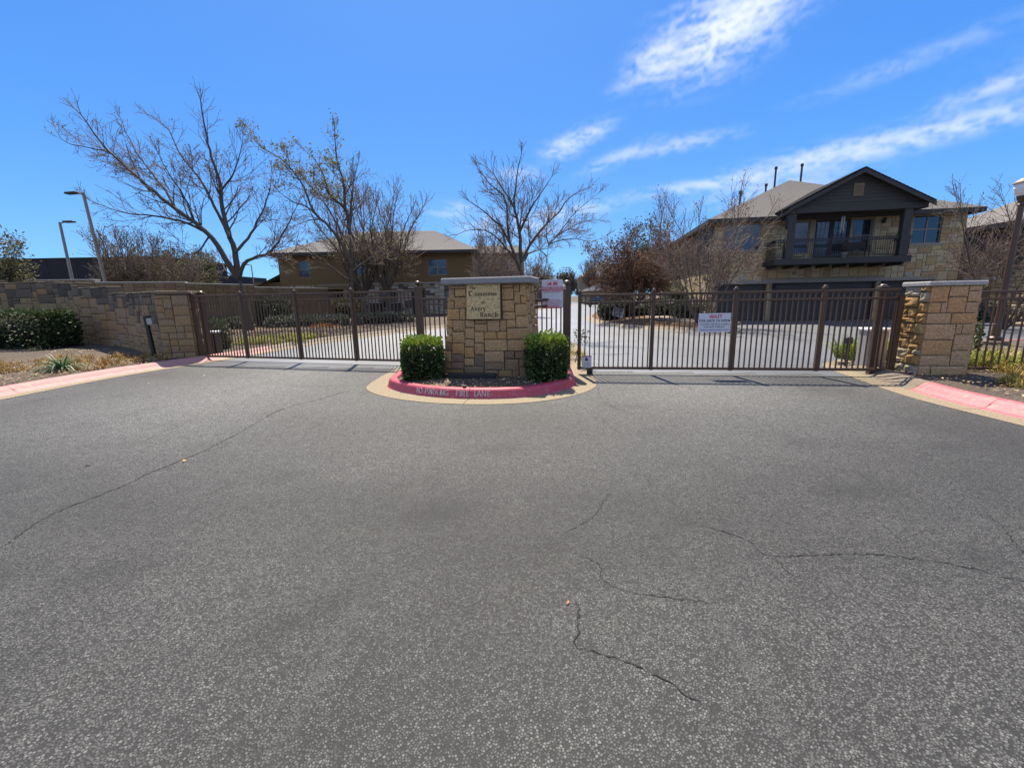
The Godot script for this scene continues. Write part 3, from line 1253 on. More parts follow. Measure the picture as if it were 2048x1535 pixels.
	so.set_meta("label", "tan concrete walk beside the right hand house")
	for i in side_walk.size() - 1:
		part(so, "paving_slab", sweep(side_walk, [Vector2(-1.3, -0.05), Vector2(-1.29, 0.13), Vector2(1.29, 0.13), Vector2(1.3, -0.05)], i, i + 1, 0.006), M["concrete"])


func crack_mesh(flat: Array, wid: float) -> ArrayMesh:
	var pts := []
	for i in range(0, flat.size(), 2):
		pts.append(Vector2(flat[i], flat[i + 1]))
	var path := smooth_path(pts, 0.022)
	var b := B.new()
	var prev := []
	for i in path.size():
		var t := ((path[mini(i + 1, path.size() - 1)] as Vector2) - (path[maxi(0, i - 1)] as Vector2)).normalized()
		var s := Vector2(t.y, -t.x)
		var p: Vector2 = path[i] + s * rf(-0.012, 0.012)
		var e := minf(1.0, minf(i, path.size() - 1 - i) / 6.0)
		var w := wid * 1.25 * rf(0.15, 1.0) * (0.25 + 0.75 * e) * (0.35 if rng.randf() < 0.2 else 1.0)
		var now := [Vector3(p.x - s.x * w / 2, 0.004, p.y - s.y * w / 2), Vector3(p.x + s.x * w / 2, 0.004, p.y + s.y * w / 2)]
		if i:
			b.quad(prev[0], prev[1], now[1], now[0])
		prev = now
	return b.mesh()


func kerb_words(o: Node3D, path: Array) -> void:
	# stencilled letters follow the outer face of the island kerb
	var text := "NO PARKING  FIRE LANE"
	var s := 0.0
	var acc := [0.0]
	for i in path.size() - 1:
		s += (path[i + 1] as Vector2).distance_to(path[i])
		acc.append(s)
	# start where the face turns to the viewer
	var at := 0.0
	for i in path.size():
		if (path[i] as Vector2).x > -2.02 and (path[i] as Vector2).y > -8.0:
			at = acc[i]
			break
	for ch in text:
		if ch != " ":
			var k := 0
			while k < acc.size() - 2 and acc[k + 1] < at:
				k += 1
			var f: float = (at - acc[k]) / (acc[k + 1] - acc[k])
			var p: Vector2 = (path[k] as Vector2).lerp(path[k + 1], f)
			var t := ((path[k + 1] as Vector2) - (path[k] as Vector2)).normalized()
			var inn := Vector2(t.y, -t.x)
			var q := p + inn * (0.40 + 0.028)
			var x := Vector3(t.x, 0, t.y)
			var up := Vector3(inn.x * 0.232, 0.973, inn.y * 0.232).normalized()
			letters(o, ch, 0.098, M["kerb_paint_white"], Transform3D(Basis(x, up, x.cross(up)), Vector3(q.x, 0.085, q.y)), "Droid Sans", 400, "letter", 0.012)
		at += 0.05 if ch == "I" else (0.085 if ch != " " else 0.075)


# ---------- houses
# wall of a rectangle with openings, thickness behind z = 0
func holed_wall(w: float, h: float, holes: Array, thick: float, t := Transform3D()) -> ArrayMesh:
	var xs := [0.0, w]
	var ys := [0.0, h]
	for o in holes:
		for q in [o[0], o[0] + o[2]]:
			if not xs.has(q):
				xs.append(q)
		for q in [o[1], o[1] + o[3]]:
			if not ys.has(q):
				ys.append(q)
	xs.sort()
	ys.sort()
	var b := B.new()
	for j in ys.size() - 1:
		for i in xs.size() - 1:
			var cx: float = (xs[i] + xs[i + 1]) / 2
			var cy: float = (ys[j] + ys[j + 1]) / 2
			var open := false
			for o in holes:
				if cx > o[0] and cx < o[0] + o[2] and cy > o[1] and cy < o[1] + o[3]:
					open = true
			if not open:
				b.quad(t * Vector3(xs[i], ys[j], 0), t * Vector3(xs[i + 1], ys[j], 0), t * Vector3(xs[i + 1], ys[j + 1], 0), t * Vector3(xs[i], ys[j + 1], 0))
				b.quad(t * Vector3(xs[i + 1], ys[j], -thick), t * Vector3(xs[i], ys[j], -thick), t * Vector3(xs[i], ys[j + 1], -thick), t * Vector3(xs[i + 1], ys[j + 1], -thick))
	for o in [[0.0, 0.0, w, h, -1.0]] + holes:
		var x0: float = o[0]
		var y0: float = o[1]
		var x1: float = o[0] + o[2]
		var y1: float = o[1] + o[3]
		b.quad(t * Vector3(x0, y0, 0), t * Vector3(x0, y0, -thick), t * Vector3(x1, y0, -thick), t * Vector3(x1, y0, 0))
		b.quad(t * Vector3(x0, y1, 0), t * Vector3(x1, y1, 0), t * Vector3(x1, y1, -thick), t * Vector3(x0, y1, -thick))
		b.quad(t * Vector3(x0, y0, 0), t * Vector3(x0, y1, 0), t * Vector3(x0, y1, -thick), t * Vector3(x0, y0, -thick))
		b.quad(t * Vector3(x1, y0, 0), t * Vector3(x1, y0, -thick), t * Vector3(x1, y1, -thick), t * Vector3(x1, y1, 0))
	return b.mesh()


# a window set in an opening: frame, panes, mullions; at = lower left corner on the wall face
func window(p: Node3D, at: Transform3D, w: float, h: float, cols := 1, rows := 2, called := "window", fw := 0.05, frame := "window_frame", back := 0.12) -> void:
	var b := B.new()
	var z0 := -back - 0.03
	var z1 := -back + 0.03
	b.box(Vector3(0, 0, z0), Vector3(fw, h, z1))
	b.box(Vector3(w - fw, 0, z0), Vector3(w, h, z1))
	b.box(Vector3(fw, h - fw, z0), Vector3(w - fw, h, z1))
	b.box(Vector3(fw, 0, z0), Vector3(w - fw, fw, z1))
	for i in range(1, cols):
		var x := w * i / cols
		b.box(Vector3(x - fw * 0.6, fw, z0 + 0.004), Vector3(x + fw * 0.6, h - fw, z1 + 0.004))
	for j in range(1, rows):
		var y := h * j / rows
		b.box(Vector3(fw, y - fw * 0.5, z0 + 0.008), Vector3(w - fw, y + fw * 0.5, z1 + 0.008))
	var o := part(p, called, b.mesh(), M[frame], at)
	for j in rows:
		for i in cols:
			part(o, "pane", bx(Vector3(w * i / cols + fw * 0.5, h * j / rows + fw * 0.4, z0 + 0.012), Vector3(w * (i + 1) / cols - fw * 0.5, h * (j + 1) / rows - fw * 0.4, z0 + 0.026)), M["glass"])
	part(o, "blind", bx(Vector3(fw, h * 0.45, z0 - 0.08), Vector3(w - fw, h - fw, z0 - 0.07)), M["blind"])


# shingled plane: eave a to b, top c (above b) to d (above a); rows of lapped courses
func shingles(b: B, a: Vector3, bb: Vector3, c: Vector3, d: Vector3, row := 0.2) -> void:
	var nn := (bb - a).cross(d - a)
	if nn.length() < 1e-6:
		nn = (bb - a).cross(c - a)
	nn = nn.normalized()
	var n := maxi(2, roundi(maxf((d - a).length(), (c - bb).length()) / row))
	for i in n:
		var t0 := float(i) / n
		var t1 := float(i + 1) / n
		var p0 := a.lerp(d, t0) + nn * 0.022
		var p1 := bb.lerp(c, t0) + nn * 0.022
		var q1 := bb.lerp(c, t1) + nn * 0.004
		var q0 := a.lerp(d, t1) + nn * 0.004
		b.quad(p0, p1, q1, q0)
		b.quad(a.lerp(d, t0) - nn * 0.01, bb.lerp(c, t0) - nn * 0.01, p1, p0)
	# underside
	b.quad(d - nn * 0.06, c - nn * 0.06, bb - nn * 0.06, a - nn * 0.06)


var house_at := Transform3D(Basis(Vector3.UP, deg_to_rad(-10.0)), Vector3(12.6, 0, -27.8))


func build_main_house() -> void:
	var h := thing("townhouse", "two storey limestone townhouse with dark balcony gable over three garage doors", "house", house_at.origin, -10.0)
	var w := 13.27
	var eave := 5.95
	var garages := [[0.44, 0.0, 2.8, 2.22], [3.54, 0.0, 5.72, 2.24], [9.55, 0.0, 2.6, 2.24]]
	var wins := [[0.6, 4.25, 2.03, 1.55], [10.68, 4.3, 1.45, 1.55], [4.45, 3.95, 0.86, 1.85], [7.62, 3.95, 0.98, 1.85]]
	var door := [5.6, 3.6, 1.86, 2.25]
	var holes := garages + wins + [door]
	part(h, "front_wall", holed_wall(w, eave, holes, 0.3), M["mortar"])
	var pal := palette("house", [[0.62, 0.491, 0.274], [0.62, 0.526, 0.311], [0.612, 0.454, 0.239], [0.539, 0.374, 0.18], [0.62, 0.497, 0.319], [0.62, 0.541, 0.334], [0.48, 0.337, 0.174], [0.62, 0.497, 0.274]], 2.0)
	var covered := []
	for o in holes:
		covered.append([o[0] - 0.04, o[1], o[2] + 0.08, o[3] + 0.04])
	covered.append([3.3, 2.2, 6.3, 0.32])
	lay(h, T(0, 0, 0), w, eave, 0.17, [[2, 1], [3, 2], [2, 2], [4, 2], [3, 1], [1, 1], [2, 3], [3, 3]], pal, 0.05, 0.022, covered)
	# pale brick course over the garage doors
	var b := B.new()
	var x := 3.32
	while x < 9.55:
		b.cbox(Vector3(x, 2.26, 0), Vector3(x + 0.088, 2.47, 0.04 + rf(0, 0.012)), 0.006)
		x += 0.1
	x = 0.4
	while x < 3.3:
		b.cbox(Vector3(x, 2.24, 0), Vector3(x + 0.088, 2.45, 0.04 + rf(0, 0.012)), 0.006)
		x += 0.1
	x = 9.56
	while x < 12.2:
		b.cbox(Vector3(x, 2.26, 0), Vector3(x + 0.088, 2.47, 0.04 + rf(0, 0.012)), 0.006)
		x += 0.1
	for s in [[0.5, 4.12, 2.75], [10.6, 4.17, 12.25]]:
		x = s[0]
		while x < s[2]:
			b.cbox(Vector3(x, s[1], 0), Vector3(x + 0.088, s[1] + 0.12, 0.07), 0.006)
			x += 0.1
	stuff(h, "brick_courses", b.mesh(), M["brick_pale"])
	# garage doors: four rows of panels each
	for g in garages:
		var d := part(h, "garage_door", bx(Vector3(g[0], 0, -0.34), Vector3(g[0] + g[2], g[3], -0.28)), M["garage_paint"])
		for j in 4:
			part(d, "panel", cb(Vector3(g[0] + 0.03, g[3] * j / 4 + 0.012, -0.279), Vector3(g[0] + g[2] - 0.03, g[3] * (j + 1) / 4 - 0.012, -0.25), 0.012), M["garage_paint"])
	for o in wins:
		window(h, T(o[0], o[1], 0), o[2], o[3], 2 if o[2] > 1.2 else 1, 2)
	# balcony door: two leaves with small panes
	for k in 2:
		var x0: float = door[0] + k * 0.93
		var df := B.new()
		df.box(Vector3(x0, 3.6, -0.18), Vector3(x0 + 0.12, 5.85, -0.1))
		df.box(Vector3(x0 + 0.81, 3.6, -0.18), Vector3(x0 + 0.93, 5.85, -0.1))
		df.box(Vector3(x0 + 0.12, 5.72, -0.18), Vector3(x0 + 0.81, 5.85, -0.1))
		df.box(Vector3(x0 + 0.12, 3.6, -0.18), Vector3(x0 + 0.81, 3.8, -0.1))
		var leaf := part(h, "balcony_door", df.mesh(), M["trim_dark"])
		part(leaf, "pane", bx(Vector3(x0 + 0.12, 3.8, -0.16), Vector3(x0 + 0.81, 5.72, -0.15)), M["glass"])
		var bars := B.new()
		for i in range(1, 3):
			bars.box(Vector3(x0 + 0.12 + 0.23 * i - 0.012, 3.8, -0.148), Vector3(x0 + 0.12 + 0.23 * i + 0.012, 5.72, -0.13))
		for i in range(1, 5):
			bars.box(Vector3(x0 + 0.12, 3.8 + 0.384 * i - 0.012, -0.147), Vector3(x0 + 0.81, 3.8 + 0.384 * i + 0.012, -0.129))
		part(leaf, "glazing_bars", bars.mesh(), M["window_frame"] if k == 0 else M["trim_dark"])
	# left side wall, dark siding above stone
	var st := Transform3D(Basis(Vector3(0, 0, 1), Vector3.UP, Vector3(-1, 0, 0)), Vector3(0, 0, -20.0))
	var swin := [[15.2, 4.6, 0.7, 1.2], [11.0, 4.6, 0.8, 1.2], [6.0, 4.6, 0.8, 1.2]]
	var inner := Transform3D(st.basis, Vector3(0.0, 0, -20.0))
	part(h, "side_wall", holed_wall(19.69, eave, swin, 0.25, inner), M["mortar"])
	for o in swin:
		window(h, st * T(o[0], o[1], 0), o[2], o[3], 1, 2, "window", 0.05, "window_frame", 0.06)
	b = B.new()
	var y := 2.95
	while y < eave - 0.05:
		var gaps := [[0.0, 19.69]]
		for o in swin:
			if y + 0.2 > o[1] and y < o[1] + o[3]:
				var ng := []
				for g in gaps:
					if o[0] > g[0] and o[0] < g[1]:
						ng.append([g[0], o[0] - 0.05])
						ng.append([o[0] + o[2] + 0.05, g[1]])
					else:
						ng.append(g)
				gaps = ng
		for g in gaps:
			b.quad(st * Vector3(g[0], y, 0.035), st * Vector3(g[1], y, 0.035), st * Vector3(g[1], y + 0.2, 0.015), st * Vector3(g[0], y + 0.2, 0.015))
			b.quad(st * Vector3(g[0], y, 0.004), st * Vector3(g[1], y, 0.004), st * Vector3(g[1], y, 0.035), st * Vector3(g[0], y, 0.035))
		y += 0.2
	stuff(h, "siding", b.mesh(), M["siding_dark"])
	lay(h, st, 19.69, 2.9, 0.24, [[2, 1], [3, 2], [2, 2], [3, 1], [4, 2]], pal, 0.09, 0.02, [], 70, "side_stone")
	# right and back walls
	part(h, "right_wall", bx(Vector3(w - 0.25, 0, -20), Vector3(w, eave, -0.301)), M["stucco_pale"])
	part(h, "back_wall", bx(Vector3(0.26, 0, -20), Vector3(w - 0.26, eave, -19.75)), M["stucco_pale"])
	# roof: hipped front, ridge running back
	var o := 0.5
	var ey := eave + 0.12
	var fl := Vector3(-o, ey, o)
	var fr := Vector3(w + o, ey, o)
	var bl := Vector3(-o, ey, -20 - o)
	var br := Vector3(w + o, ey, -20 - o)
	var ap := Vector3(w / 2 - 0.3, 9.45, -6.2)
	var bp := Vector3(w / 2 - 0.3, 9.45, -14.5)
	b = B.new()
	shingles(b, fl, fr, ap, ap)
	shingles(b, bl, fl, ap, bp)
	shingles(b, fr, br, bp, ap)
	shingles(b, br, bl, bp, bp)
	part(h, "roof", b.mesh(), M["shingle"])
	b = B.new()
	b.box(Vector3(-o, ey - 0.24, o - 0.05), Vector3(w + o, ey - 0.02, o + 0.01))
	b.box(Vector3(-o - 0.01, ey - 0.24, -20 - o), Vector3(-o + 0.05, ey - 0.02, o - 0.051))
	b.box(Vector3(w + o - 0.05, ey - 0.24, -20 - o), Vector3(w + o + 0.01, ey - 0.02, o - 0.051))
	b.box(Vector3(-o + 0.051, ey - 0.2, -0.0), Vector3(w + o - 0.051, ey - 0.17, o - 0.051))
	b.box(Vector3(-o + 0.051, ey - 0.2, -20), Vector3(-0.001, ey - 0.17, -0.001))
	part(h, "eave_board", b.mesh(), M["trim_dark"])
	# gable over the balcony
	var gl := 3.35
	var gr := 10.15
	var gm := (gl + gr) / 2
	var gy := 6.28
	var gp := 8.05
	var gz := 1.75
	b = B.new()
	b.box(Vector3(gl, 5.98, gz - 0.25), Vector3(gr, gy, gz + 0.02))
	part(h, "gable_beam", b.mesh(), M["trim_dark"])
	b = B.new()
	b.box(Vector3(gl, 5.98, 0.52), Vector3(gl + 0.25, gy, gz - 0.251))
	b.box(Vector3(gr - 0.25, 5.98, 0.52), Vector3(gr, gy, gz - 0.251))
	part(h, "side_beam", b.mesh(), M["trim_dark"])
	part(h, "porch_ceiling", bx(Vector3(gl + 0.251, 6.02, 0.52), Vector3(gr - 0.251, 6.06, gz - 0.251)), M["siding_dark"])
	b = B.new()
	y = gy
	while y < gp - 0.25:
		var f0 := (gp - 0.12 - y) / (gp - 0.12 - gy)
		var f1 := maxf(0.0, (gp - 0.12 - y - 0.18) / (gp - 0.12 - gy))
		var hw := (gr - gl) / 2
		b.quad(Vector3(gm - hw * f0, y, gz - 0.06), Vector3(gm + hw * f0, y, gz - 0.06), Vector3(gm + hw * f1, y + 0.18, gz - 0.08), Vector3(gm - hw * f1, y + 0.18, gz - 0.08))
		b.quad(Vector3(gm - hw * f0, y, gz - 0.1), Vector3(gm + hw * f0, y, gz - 0.1), Vector3(gm + hw * f0, y, gz - 0.06), Vector3(gm - hw * f0, y, gz - 0.06))
		y += 0.18
	part(h, "gable_siding", b.mesh(), M["siding_dark"])
	var vent := part(h, "gable_vent", bx(Vector3(gm - 0.24, 6.75, gz - 0.06), Vector3(gm + 0.24, 7.38, gz - 0.02)), M["stucco_pale"])
	for i in 6:
		part(vent, "louvre", bx(Vector3(gm - 0.2, 6.8 + i * 0.09, gz - 0.02), Vector3(gm + 0.2, 6.85 + i * 0.09, gz + 0.005)), mat("vent_brown", 0.13, 0.10, 0.07, 0.8))
	b = B.new()
	var zb := -4.4
	shingles(b, Vector3(gl - 0.14, gy - 0.0, zb), Vector3(gl - 0.14, gy - 0.0, gz + 0.35), Vector3(gm, gp + 0.08, gz + 0.35), Vector3(gm, gp + 0.08, zb))
	shingles(b, Vector3(gr + 0.14, gy - 0.0, gz + 0.35), Vector3(gr + 0.14, gy - 0.0, zb), Vector3(gm, gp + 0.08, zb), Vector3(gm, gp + 0.08, gz + 0.35))
	part(h, "gable_roof", b.mesh(), M["shingle"])
	for s in [-1.0, 1.0]:
		b = B.new()
		var p0 := Vector3(gm + s * ((gr - gl) / 2 + 0.14), gy - 0.07, gz + 0.3)
		var p1 := Vector3(gm, gp + 0.0, gz + 0.3)
		var dz := Vector3(0, 0, 0.06)
		var dy := Vector3(0, -0.2, 0)
		if s < 0:
			b.quad(p0 + dy + dz, p1 + dy + dz, p1 + dz, p0 + dz)
			b.quad(p0 + dy, p1 + dy, p1 + dy + dz, p0 + dy + dz)
		else:
			b.quad(p1 + dy + dz, p0 + dy + dz, p0 + dz, p1 + dz)
			b.quad(p1 + dy, p0 + dy, p0 + dy + dz, p1 + dy + dz)
		part(h, "rake_board", b.mesh(), M["trim_dark"])
	# balcony
	part(h, "balcony_floor", cb(Vector3(2.85, 3.22, 0.06), Vector3(9.75, 3.56, 1.75), 0.01), M["trim_dark"])
	for i in 8:
		part(h, "joist", bx(Vector3(3.1 + i * 0.9, 3.06, 0.06), Vector3(3.2 + i * 0.9, 3.219, 1.6)), M["trim_dark"])
	for xx in [3.62, 9.32]:
		part(h, "balcony_post", cb(Vector3(xx - 0.2, 3.56, 1.35), Vector3(xx + 0.2, 5.98, 1.72), 0.015), M["trim_dark"])
	b = B.new()
	var bal := B.new()
	for rr in [[Vector3(3.83, 0, 1.6), Vector3(9.12, 0, 1.6)], [Vector3(2.95, 0, 1.6), Vector3(3.41, 0, 1.6)], [Vector3(9.53, 0, 1.6), Vector3(9.7, 0, 1.6)], [Vector3(2.95, 0, 0.1), Vector3(2.95, 0, 1.56)], [Vector3(9.7, 0, 0.1), Vector3(9.7, 0, 1.56)]]:
		var d: Vector3 = rr[1] - rr[0]
		for yy in [3.64, 4.46, 4.58]:
			b.box(rr[0] + Vector3(-0.02, yy, -0.02), rr[1] + Vector3(0.02, yy + 0.04, 0.02))
		var nb := maxi(1, roundi(d.length() / 0.11))
		for i in range(1, nb):
			var q: Vector3 = rr[0] + d * i / nb
			bal.box(q + Vector3(-0.009, 3.68, -0.009), q + Vector3(0.009, 4.46, 0.009))
			bal.box(q + Vector3(-0.03, 4.5, -0.009), q + Vector3(0.03, 4.58, 0.009))
	part(h, "railing", b.mesh(), M["black_metal"])
	stuff(h, "balusters", bal.mesh(), M["black_metal"])
	# wall lanterns by the garage and on the balcony
	for q in [Vector3(3.6, 1.95, 0.06), Vector3(9.4, 1.95, 0.06), Vector3(0.2, 1.95, 0.06), Vector3(3.97, 5.45, 0.06), Vector3(9.05, 5.5, 0.06)]:
		b = B.new()
		b.box(q + Vector3(-0.05, 0.0, 0), q + Vector3(0.05, 0.18, 0.03))
		b.tube([q + Vector3(0, 0.14, 0.03), q + Vector3(0, 0.3, 0.1), q + Vector3(0, 0.26, 0.17)], [0.012, 0.012, 0.012], 6)
		b.lathe([Vector2(0.0, -0.02), Vector2(0.055, 0.0), Vector2(0.085, 0.2), Vector2(0.1, 0.21), Vector2(0.02, 0.29), Vector2(0, 0.29)], 6, q + Vector3(0, -0.02, 0.17))
		part(h, "wall_lantern", b.mesh(), M["black_metal"])
	for q in [Vector3(1.6, 2.5, 0.07), Vector3(10.55, 2.52, 0.07)]:
		part(h, "number_plate", cb(q, q + Vector3(0.36, 0.17, 0.03), 0.006), M["cap_stone"])
	# roof pipes
	for q in [[Vector3(6.4, 9.4, -9.0), 1.5], [Vector3(8.2, 8.7, -9.0), 2.3], [Vector3(5.6, 9.1, -8.4), 0.5], [Vector3(2.8, 7.7, -5.0), 0.8]]:
		b = B.new()
		var at: Vector3 = q[0]
		b.lathe([Vector2(0.07, -0.6), Vector2(0.07, q[1]), Vector2(0.11, q[1]), Vector2(0.11, q[1] + 0.18), Vector2(0, q[1] + 0.2)], 10, at)
		part(h, "roof_pipe", b.mesh(), M["trim_dark"])
	# entrance porch on the left side
	var porch := part(h, "porch", bx(Vector3(-2.6, 0, -17.6), Vector3(-0.1, 0.32, -13.6)), M["concrete_pale"])
	for q in [Vector3(-2.4, 0.321, -13.8), Vector3(-0.35, 0.321, -13.8), Vector3(-2.4, 0.321, -17.4)]:
		part(porch, "porch_post", cb(q + Vector3(-0.13, 0, -0.13), q + Vector3(0.13, 2.3, 0.13), 0.02), M["window_frame"])
	b = B.new()
	var p00 := Vector3(-3.0, 2.66, -13.2)
	var p01 := Vector3(-3.0, 2.66, -18.0)
	var p10 := Vector3(-0.06, 2.66, -13.2)
	var p11 := Vector3(-0.06, 2.66, -18.0)
	var r0 := Vector3(-0.06, 3.75, -15.0)
	var r1 := Vector3(-0.06, 3.75, -16.2)
	shingles(b, p01, p00, r0, r1)
	shingles(b, p00, p10, r0, r0)
	shingles(b, p11, p01, r1, r1)
	b.box(Vector3(-3.0, 2.5, -18.0), Vector3(-0.06, 2.64, -13.2))
	part(porch, "porch_roof", b.mesh(), M["shingle"])
	# loose things on the balcony
	var bt := house_at * T(6.9, 3.56, 0.75)
	var be := thing("garden_bench", "black iron bench on the balcony behind the railing", "bench", bt.origin, -10.0)
	b = B.new()
	for i in 4:
		b.box(Vector3(0.02, 0.42, -0.2 + i * 0.1), Vector3(1.18, 0.45, -0.13 + i * 0.1))
	part(be, "seat", b.mesh(), M["black_metal"])
	part(be, "backrest", cb(Vector3(0.02, 0.5, -0.26), Vector3(1.18, 0.9, -0.22), 0.01), M["black_metal"])
	for q in [Vector3(0.0, 0, 0.16), Vector3(1.2, 0, 0.16), Vector3(0.0, 0, -0.24), Vector3(1.2, 0, -0.24)]:
		part(be, "leg", bx(q + Vector3(-0.02, 0, -0.02), q + Vector3(0.02, 0.62, 0.02)), M["black_metal"])
	for xx in [0.0, 1.2]:
		part(be, "armrest", bx(Vector3(xx - 0.025, 0.621, -0.22), Vector3(xx + 0.025, 0.65, 0.18)), M["black_metal"])
	var ct := house_at * T(6.35, 4.9, 1.35)
	var ch := thing("wind_chime", "long silver wind chime hanging from the balcony ceiling", "wind chime", ct.origin, -10.0)
	b = B.new()
	b.lathe([Vector2(0.0, 0.86), Vector2(0.09, 0.86), Vector2(0.09, 0.89), Vector2(0.012, 0.91), Vector2(0.012, 1.1), Vector2(0, 1.1)], 10)
	part(ch, "ring", b.mesh(), M["black_metal"])
	for i in 5:
		var a := TAU * i / 5
		b = B.new()
		b.tube([Vector3(cos(a) * 0.07, 0.14 * (i % 3), sin(a) * 0.07), Vector3(cos(a) * 0.07, 0.86, sin(a) * 0.07)], [0.018, 0.018], 8, true)
		part(ch, "tube", b.mesh(), M["grey_plastic"])
	var bn := house_at * T(4.6, 3.56, 0.6)
	var pl := thing("flower_pot", "pale plant pot on the balcony floor beside the door", "plant pot", (house_at * Vector3(6.62, 3.56, 1.35)))
	b = B.new()
	b.lathe([Vector2(0, 0), Vector2(0.1, 0), Vector2(0.15, 0.24), Vector2(0.17, 0.24), Vector2(0.17, 0.28), Vector2(0.13, 0.28), Vector2(0.12, 0.22), Vector2(0, 0.22)], 14)
	part(pl, "pot", b.mesh(), M["cap_stone"])


func build_side_house() -> void:
	var h := thing("townhouse", "dark sided house with rough stone base right of the big townhouse", "house", Vector3(29.6, 0, -31.5))
	# its left wall runs along z towards the viewer
	var st := Transform3D(Basis(Vector3(0, 0, 1), Vector3.UP, Vector3(-1, 0, 0)), Vector3.ZERO)
	var len := 15.0
	part(h, "side_wall", bx(Vector3(0, 0, 0), Vector3(0.3, 5.45, len)), M["mortar"])
	part(h, "front_wall", bx(Vector3(0.31, 0, len - 0.3), Vector3(12, 5.45, len)), M["siding_green"])
	part(h, "back_wall", bx(Vector3(0.31, 0, 0), Vector3(12, 5.45, 0.3)), M["siding_green"])
	var b := B.new()
	var y := 2.72
	while y < 5.4:
		b.quad(st * Vector3(0, y, 0.04), st * Vector3(len, y, 0.04), st * Vector3(len, y + 0.2, 0.02), st * Vector3(0, y + 0.2, 0.02))
		b.quad(st * Vector3(0, y, 0.004), st * Vector3(len, y, 0.004), st * Vector3(len, y, 0.04), st * Vector3(0, y, 0.04))
		y += 0.2
	stuff(h, "siding", b.mesh(), M["siding_green"])
	var pal := palette("rubble", [[0.46, 0.38, 0.25], [0.50, 0.42, 0.29], [0.40, 0.31, 0.18], [0.52, 0.45, 0.34]], 2.4)
	lay(h, st, len, 2.7, 0.2, [[1, 1], [2, 1], [2, 2], [3, 1], [3, 2]], pal, 0.12, 0.02, [], 300)
	part(h, "stone_ledge", cb(Vector3(-0.16, 2.62, 0), Vector3(-0.001, 2.72, len), 0.01), M["cap_stone"])
	b = B.new()
	var o := 0.45
	shingles(b, Vector3(-o, 5.5, -o), Vector3(-o, 5.5, len + o), Vector3(6.2, 8.9, len - 5.5), Vector3(6.2, 8.9, 5.5))
	shingles(b, Vector3(-o, 5.5, len + o), Vector3(12.4, 5.5, len + o), Vector3(6.2, 8.9, len - 5.5), Vector3(6.2, 8.9, len - 5.5))
	shingles(b, Vector3(12.4, 5.5, -o), Vector3(-o, 5.5, -o), Vector3(6.2, 8.9, 5.5), Vector3(6.2, 8.9, 5.5))
	shingles(b, Vector3(12.4, 5.5, len + o), Vector3(12.4, 5.5, -o), Vector3(6.2, 8.9, 5.5), Vector3(6.2, 8.9, len - 5.5))
	part(h, "roof", b.mesh(), M["shingle_light"])
	part(h, "eave_board", bx(Vector3(-o - 0.02, 5.22, -o), Vector3(-o + 0.03, 5.46, len + o)), M["trim_dark"])
	part(h, "soffit", bx(Vector3(-o + 0.031, 5.26, -o), Vector3(-0.001, 5.3, len + o)), M["trim_dark"])
	part(h, "gutter_pipe", bx(Vector3(-0.22, 0.1, 1.2), Vector3(-0.14, 5.2, 1.29)), M["trim_dark"])
	for q in [[Vector3(3.0, 7.2, 9.0), 0.6], [Vector3(2.0, 6.7, 4.0), 0.5]]:
		b = B.new()
		b.lathe([Vector2(0.07, -0.4), Vector2(0.07, q[1]), Vector2(0.1, q[1]), Vector2(0.1, q[1] + 0.14), Vector2(0, q[1] + 0.16)], 10, q[0])
		part(h, "roof_pipe", b.mesh(), M["trim_dark"])
	var col := thing("gate_pillar", "square brown stone pillar standing before the rough stone base of the side house", "pillar", Vector3(25.6, 0, -24.2), 8)
	part(col, "shaft", cb(Vector3(-0.38, 0, -0.38), Vector3(0.38, 2.15, 0.38), 0.02), mat("pillar_brown", 0.17, 0.115, 0.06, 0.9, "stone", 1.0, 1.0))
	part(col, "cap", cb(Vector3(-0.45, 2.15, -0.45), Vector3(0.45, 2.28, 0.45), 0.02), M["cap_stone"])


